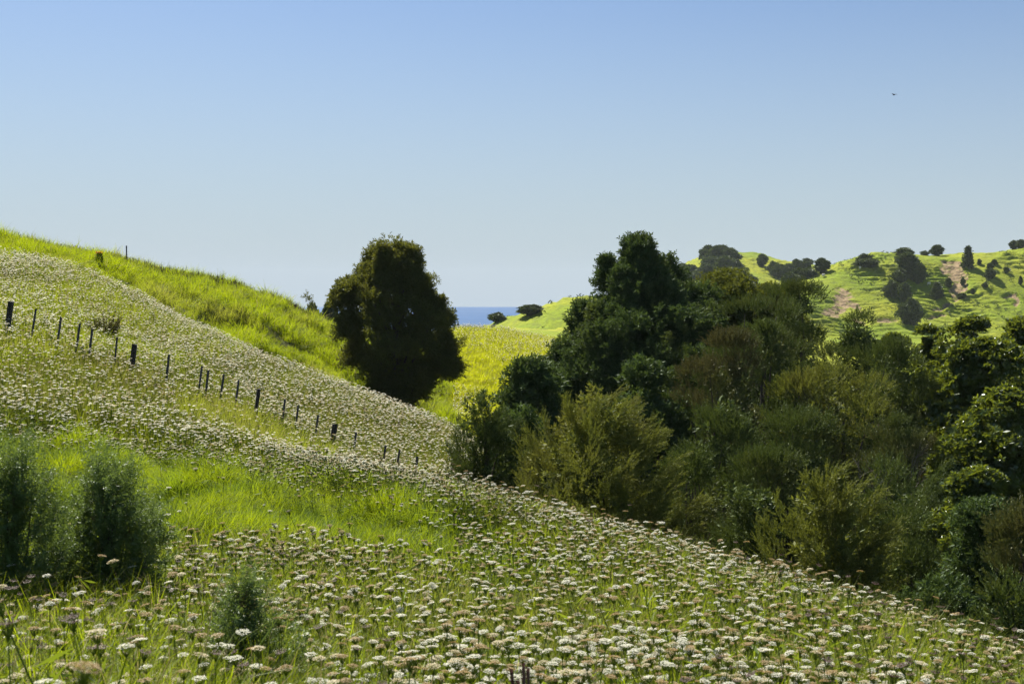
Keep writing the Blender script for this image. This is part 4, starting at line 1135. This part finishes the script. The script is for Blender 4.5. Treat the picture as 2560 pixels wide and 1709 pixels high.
# near flowers
x, y = scatter_uv(86000, 3.2, 24, 0.47, 0.55)
z = hnear(x, y); d, dx, dy, _ = flower_density(x, y, z)
m = (RNG.random(len(x)) < d) & (dy < 1640) & (np.abs(dx - 1175) < 1280)
x, y, z, dx, dy = x[m], y[m], z[m], dx[m], dy[m]
k = pick_kind(len(x), dx, dy, x, y); var = RNG.integers(0, 5, len(x)); s = RNG.uniform(0.72, 1.15, len(x)) * np.where(RNG.random(len(x)) < 0.08, 1.25, 1)
hh = HIH[k * 5 + var] * s
px_, py_ = project(np.stack([x, y, z + hh], -1))
inv = (px_ > 5) & (px_ < 2344) & (py_ > 0) & (py_ < 1562)
size = s / np.maximum(y, 0.1) * inv
order = np.argsort(-size)
big = order[:300]; rest = order[300:]
kn = list(KINDS)
LAB = {'white': 'white lacy umbel flower', 'cream': 'cream fading umbel flower', 'tan': 'tan seeding umbel flower', 'purple': 'purple brown withered umbel'}
def where_lab(a):
    return 'at the bottom left below the round gorse bush' if a < 480 else ('near the small gorse bush' if a < 800 else ('left of the dark dock stalks' if a < 1170 else ('right of the dark dock stalks' if a < 1700 else 'in the bottom right corner')))
def flower_thing(k_, v_, loc, s_, rz, lab, tiltx=0.0, tilty=0.0):
    r_ = empty('umbel_flower', loc, lab, 'flower', 'near umbel flowers of the meadow')
    r_.scale = (s_, s_, s_); r_.rotation_euler = (tiltx, tilty, rz)
    link('flower_head', HI[k_][v_][0], r_, (0, 0, HI[k_][v_][3])); link('stem', HI[k_][v_][1], r_, (0, 0, HI[k_][v_][3]))
for i in big:
    flower_thing(kn[k[i]], int(var[i]), (x[i], y[i], z[i] - 0.02), float(s[i]), float(RNG.random() * 6.28), LAB[kn[k[i]]] + ' ' + where_lab(px_[i]), float(RNG.normal() * 0.10), float(RNG.normal() * 0.10))
i = rest
off = HIH[k[i] * 5 + var[i]] * s[i]
rt = rots(len(i), 0.16)
# heads are the origin of these meshes, so lift the points by the stem length
o = gn_instances('flower_carpet', HIC, np.stack([x[i], y[i], z[i] + off - 0.02], 1), rt, np.stack([s[i]] * 3, 1), k[i] * 5 + var[i])
tag(o, 'white, cream and brown umbel flowers covering the near meadow', 'flowers', kind='stuff')
# slope flowers
x, y = scatter_uv(160000, 22, 56, 0.45, 0.5)
z = hnear(x, y); d, dx, dy, sadd = flower_density(x, y, z)
m = (RNG.random(len(x)) < d) & ~sadd
x, y, z, dx, dy = x[m], y[m], z[m], dx[m], dy[m]
x2, y2 = scatter_uv(26000, 60, 122, 0.14, 0.8)
z2 = hnear(x2, y2); d2, dx2, dy2, sd2 = flower_density(x2, y2, z2)
m2 = (RNG.random(len(x2)) < d2) & sd2
ns = len(x)
x = np.r_[x, x2[m2]]; y = np.r_[y, y2[m2]]; z = np.r_[z, z2[m2]]; dx = np.r_[dx, dx2[m2]]; dy = np.r_[dy, dy2[m2]]
k = pick_kind(len(x), dx, dy, x, y); var = RNG.integers(0, 4, len(x)); s = RNG.uniform(0.75, 1.2, len(x))
s[ns:] *= 1.5
k[ns:] = np.where(RNG.random(len(x) - ns) < 0.6, 1, 0)
off = LOH[k * 4 + var] * s
o = gn_instances('flower_slope', LOC, np.stack([x, y, z + off - 0.02], 1), rots(len(x), 0.12), np.stack([s] * 3, 1), k * 4 + var)
tag(o, 'white umbel flowers covering the fenced slope and the saddle', 'flowers', kind='stuff')

rng = np.random.default_rng(91)
rush = []
for i in range(4):
    V, F = leaf_quads(rng.normal(size=(14, 3)) * [0.3, 0.3, 0.12] + [0, 0, 0.1], rng.normal(size=(14, 3)) + [0, 0, 1.2], 0.6 * (0.6 + 0.6 * rng.random(14)), np.full(14, 0.2), rng)
    rush.append(mesh_from('rush_clump', V, F, M_kan_green))
RC = coll_of('rush_clump', rush)
xx = RNG.uniform(60, 185, 5200); yy = RNG.uniform(335, 470, 5200)
selr = RNG.random(5200) < np.clip((N2.fbm(xx * 0.06, yy * 0.06, 3) - 0.40) * 3, 0.02, 0.3)
xx, yy = xx[selr], yy[selr]
xx = np.r_[xx, RNG.uniform(-6, 40, 90)]; yy = np.r_[yy, RNG.uniform(185, 265, 90)]
n = len(xx); s_ = RNG.uniform(0.5, 1.5, n)
tag(gn_instances('rush_clumps', RC, np.stack([xx, yy, hfar(xx, yy)], 1), rots(n, 0.1), np.stack([s_, s_, s_ * 0.8], 1), RNG.integers(0, 4, n)), 'small dark rush clumps dotted over the far pasture', 'rushes', kind='stuff')

# ------------------------------------------------------------------ foreground shrubs
def gorse(label, cx, yb, yt, hw, Y, seed, dens=1.0, prof=None):
    rng = np.random.default_rng(seed)
    p = at(cx, yb, Y); gz = float(hnear(p[0], p[1])); k_ = Y / FPX / DS
    top = at(cx, yt, Y); H = top[2] - gz; W_ = hw * k_
    root = empty('gorse_bush', (p[0], p[1], gz), label, 'shrub', 'young gorse bushes in the foreground')
    mb = MB()
    gp = prof or [(0, .3, .3), (.15, .6, .6), (.35, .95, .95), (.55, 1, 1), (.75, .85, .85), (.9, .55, .55), (1, .2, .2)]
    gp = [(t, l * W_, r * W_) for t, l, r in gp]
    V, F, ends = crown_plumes(rng, H, gp, int(105 * dens), S_spine, 15, up=1.25, spread=0.4, scale=(0.8, 1.4), limb_len=0.42, lob=0.5, fat=0.17)
    V2, F2, _ = crown_plumes(rng, H * 1.04, [(max(0, t), l * 0.95, r * 0.95) for t, l, r in gp if t > 0.3], int(34 * dens), S_spine, 12, up=2.2, spread=0.3, scale=(0.7, 1.1), limb_len=0.5, lob=0.3, fat=0.07)
    V, F = merge((V, F), (V2, F2))
    for e in ends[:60]:
        q = np.linspace(0, 1, 8)[:, None]
        b = np.array([rng.normal() * 0.02, rng.normal() * 0.02, -0.05]); m_ = np.array([e[0] * 0.6, e[1] * 0.6, e[2] * 0.3])
        P = (1 - q) ** 2 * b + 2 * q * (1 - q) * m_ + q ** 2 * e
        mb.tube(P, 0.012 * (1 - 0.8 * q[:, 0]) + 0.001, 4)
    pos = ends; ax = rng.normal(size=ends.shape) * 0.5 + [0, 0, 1]; s_ = 0.7 + 0.6 * rng.random(len(pos))
    link('stems', mb.build('stems', M_bark), root)
    link('foliage', mesh_from('foliage', V, F, M_gorse), root)
    dr = rng.random(len(pos)) < 0.12
    inner = np.linalg.norm(pos[:, :2], axis=1) < W_ * 0.7
    dr &= inner
    if dr.sum() > 3:
        pd = np.repeat(pos[dr], 4, 0); V, F = stamp(S_spine, pd + rng.normal(size=pd.shape) * 0.03, np.repeat(ax[dr], 4, 0), np.repeat(s_[dr], 4) * 0.7, rng)
        link('dead_sprigs', mesh_from('dead_sprigs', V, F, M_gorse_dry), root)
    return root
gorse('round grey green gorse bush standing in the left foreground', 245, 1340, 1050, 120, 9.0, 61, 1.15)
gorse('tall thin topped gorse bush cut by the left edge', 25, 1350, 965, 125, 8.6, 62, 1.0, [(0, .4, .4), (.2, .9, .9), (.45, 1, 1), (.62, .75, .75), (.8, .5, .5), (1, .22, .22)])
gorse('smallest gorse bush among flowers at the bottom, left of centre', 565, 1540, 1325, 85, 6.0, 63, 0.45)

# ---- ragwort on the hill, dead shrub by the fence, dock stalks
def ragwort():
    rng = np.random.default_rng(71); p = cast_near(228, 611, 0.15, 40); gz = float(hnear(p[0], p[1])); top = at(228, 578, p[1])[2]; H = max(top - gz, 0.8)
    root = empty('ragwort_plant', (p[0], p[1], gz), 'green plant with an orange yellow flower top high on the left hill', 'plant')
    n = 900; zz = rng.random(n) * H * 0.92; a = rng.random(n) * 6.28; rr = 0.15 * np.sqrt(rng.random(n))
    b = np.stack([np.cos(a) * rr, np.sin(a) * rr, zz], 1)
    V, F = leaf_quads(b, np.stack([np.cos(a), np.sin(a), 0.6 + 0 * a], 1), np.full(n, 0.09), np.full(n, 0.035), rng)
    link('leaves', mesh_from('leaves', V, F, M_lush), root)
    n = 160; a = rng.random(n) * 6.28; rr = 0.13 * np.sqrt(rng.random(n)); b = np.stack([np.cos(a) * rr, np.sin(a) * rr, H * 0.95 + 0.06 * rng.random(n)], 1)
    V, F = leaf_quads(b, rng.normal(size=(n, 3)) * [1, 1, .3], np.full(n, 0.07), np.full(n, 0.06), rng)
    link('flower_head', mesh_from('flower_head', V, F, M_yellow), root)
    mb = MB()
    for i in range(7):
        e = np.array([rng.normal() * 0.07, rng.normal() * 0.07, H * 0.95]); mb.tube([[0, 0, -.05], e * [.6, .6, .5], e], [.02, .014, .008], 4)
    link('stem', mb.build('stem', M_stem), root)
ragwort()
def dead_shrub():
    rng = np.random.default_rng(72); p = cast_near(236, 786); top = at(236, 742, p[1])[2]; H = top - p[2]
    root = empty('dead_shrub', tuple(p), 'small brown dead shrub beside the fence battens on the left', 'shrub')
    n = 170; a = rng.random(n) * 6.28; rr = 0.33 * np.sqrt(rng.random(n))
    pos = np.stack([np.cos(a) * rr, np.sin(a) * rr, H * 0.75 * rng.random(n)], 1)
    V, F = stamp(S_plume, pos, np.stack([np.cos(a) * 0.5, np.sin(a) * 0.5, 1 + 0 * a], 1), 0.35 + 0.25 * rng.random(n), rng)
    link('crown', mesh_from('crown', V, F, M_kan_brown), root)
    mb = MB()
    for i in range(8):
        e = np.array([rng.normal() * 0.2, rng.normal() * 0.2, H * 0.7]); mb.tube([[0, 0, -.05], e * [.5, .5, .5], e], [.015, .01, .004], 4)
    link('stem', mb.build('stem', M_bark), root)
dead_shrub()
def dock():
    rng = np.random.default_rng(73); Y = 4.6; p = at(1195, 1568, Y); gz = float(hnear(p[0], p[1]))
    root = empty('dock_plant', (p[0], p[1], gz), 'dark brown dock stalks poking up at the bottom edge', 'plant')
    k_ = Y / FPX / DS
    for (xx, yt) in ((1172, 1535), (1188, 1560), (1200, 1520), (1211, 1530)):
        t_ = at(xx, yt, Y); H = t_[2] - gz; mb = MB()
        ox = (xx - 1195) * k_
        q = np.linspace(0, 1, 12)
        P = np.stack([ox * q + 0.01 * np.sin(q * 3), 0.01 * np.cos(q * 4 + xx), q * H], 1)
        mb.tube(P, 0.0045 + 0.004 * (q > 0.55) * (1 - 0.6 * q), 6)
        n = 90; qb = 0.55 + 0.45 * rng.random(n); b = np.stack([ox * qb, np.zeros(n), qb * H], 1)
        V, F = leaf_quads(b, rng.normal(size=(n, 3)) + [0, 0, .8], np.full(n, 0.012), np.full(n, 0.008), rng); mb.add(V, F)
        link('stalk', mb.build('stalk', M_purple), root)
dock()
# close withered umbel in the bottom left corner
p = at(30, 1500, 2.3); gz = float(hnear(p[0], p[1])); hgt = p[2] - gz
flower_thing('tan', 0, (p[0], p[1], p[2] - 1.25 * HI['tan'][0][3]), 1.25, 0.3, 'blurred tan umbel close to the lens in the bottom left corner', 0.1, 0.2)

# ------------------------------------------------------------------ sheep and a bird
M_wool = plain_mat('sheep_wool', (0.62, 0.58, 0.5), (0.75, 0.72, 0.66), 5)
M_bird = plain_mat('dark_feathers', (0.03, 0.03, 0.035), (0.06, 0.06, 0.06), 8)
def sheep_mesh():
    bpy_me = bpy.data.meshes.new('sheep')
    vs = [(-.42, 0, .62), (0, 0, .66), (.36, 0, .66), (.52, 0, .80), (.70, 0, .74), (-.38, .13, .35), (-.40, .13, 0.0), (-.38, -.13, .35), (-.40, -.13, 0.0), (.34, .13, .35), (.34, .13, 0.0), (.34, -.13, .35), (.34, -.13, 0.0), (-.52, 0, .5)]
    es = [(0, 1), (1, 2), (2, 3), (3, 4), (0, 5), (5, 6), (0, 7), (7, 8), (2, 9), (9, 10), (2, 11), (11, 12), (0, 13)]
    bpy_me.from_pydata(vs, es, [])
    o = bpy.data.objects.new('sheep', bpy_me); C.objects.link(o)
    m = o.modifiers.new('skin', 'SKIN')
    rad = [.25, .30, .25, .13, .09, .08, .045, .08, .045, .08, .045, .08, .045, .05]
    for v, r_ in zip(bpy_me.skin_vertices[0].data, rad): v.radius = (r_, r_)
    bpy_me.skin_vertices[0].data[1].use_root = True
    s_ = o.modifiers.new('sub', 'SUBSURF'); s_.levels = 1; s_.render_levels = 1
    dg = bpy.context.evaluated_depsgraph_get()
    me = bpy.data.meshes.new_from_object(o.evaluated_get(dg)); bpy.data.objects.remove(o)
    me.materials.clear(); me.materials.append(M_wool)
    return me
SM = sheep_mesh()
for zx, zy, lab, rz in [(1010, 296, 'white sheep on the shoulder of the landslip hill below the round gully tree', 0.3), (912, 378, 'white sheep on the lower left slope of the landslip hill', 2.6),
                    (1255, 246, 'white sheep below the long low bush on the saddle', 1.0), (1715, 352, 'white sheep grazing left of the small cone shaped tree', 0.1), (2252, 262, 'white sheep beside the small bush on the right slope', 2.9)]:
    p = cast_far(*Z4(zx, zy))
    if p is None: continue
    o = link('sheep', SM, None, tuple(p)); o.rotation_euler.z = rz; tag(o, lab, 'sheep', 'sheep on the landslip hill')
def bird():
    p = at(2051, 217, 120); V = []; mb = MB()
    q = np.linspace(-1, 1, 7)
    mb.tube(np.stack([q * 0.02, q * 0.2, 0 * q], 1), [.005, .035, .05, .05, .045, .035, .01], 6)
    for s_ in (-1, 1):
        mb.add([(0, .08, .03), (s_ * .22, .10, .10), (s_ * .46, 0, .04), (s_ * .24, -.06, .09), (0, -.08, .03), (0, .08, .02), (s_ * .22, .10, .09), (s_ * .46, 0, .032), (s_ * .24, -.06, .08), (0, -.08, .02)],
               [(0, 1, 3, 4), (1, 2, 2, 3), (5, 6, 8, 9)] if False else [(0, 1, 3, 4), (5, 9, 8, 6)])
        mb.add([(s_ * .22, .10, .10), (s_ * .36, .07, .075), (s_ * .46, 0, .04), (s_ * .24, -.06, .09)], [(0, 1, 2, 3)])
    o = link('bird', mb.build('bird', M_bird), None, tuple(p)); o.rotation_euler.z = 0.5
    tag(o, 'tiny dark bird gliding high in the sky on the right', 'bird')
bird()

# ------------------------------------------------------------------ sea air
def haze():
    x0, x1, y0, y1, z0, z1 = -3000, 3000, -20, SEA_R + 60, -54, 62
    V = [(x, y, z) for z in (z0, z1) for x, y in ((x0, y0), (x1, y0), (x1, y1), (x0, y1))]
    F = [(3, 2, 1, 0), (4, 5, 6, 7), (0, 1, 5, 4), (1, 2, 6, 5), (2, 3, 7, 6), (3, 0, 4, 7)]
    m, t, out = nt('sea_air')
    v = nd(t, 'VolumePrincipled'); v.inputs['Color'].default_value = (0.82, 0.90, 0.97, 1); v.inputs['Density'].default_value = 0.00008; v.inputs['Anisotropy'].default_value = 0.0
    t.links.new(v.outputs[0], out.inputs['Volume'])
    tag(link('haze', mesh_from('haze', V, F, m)), kind='stuff')
haze()
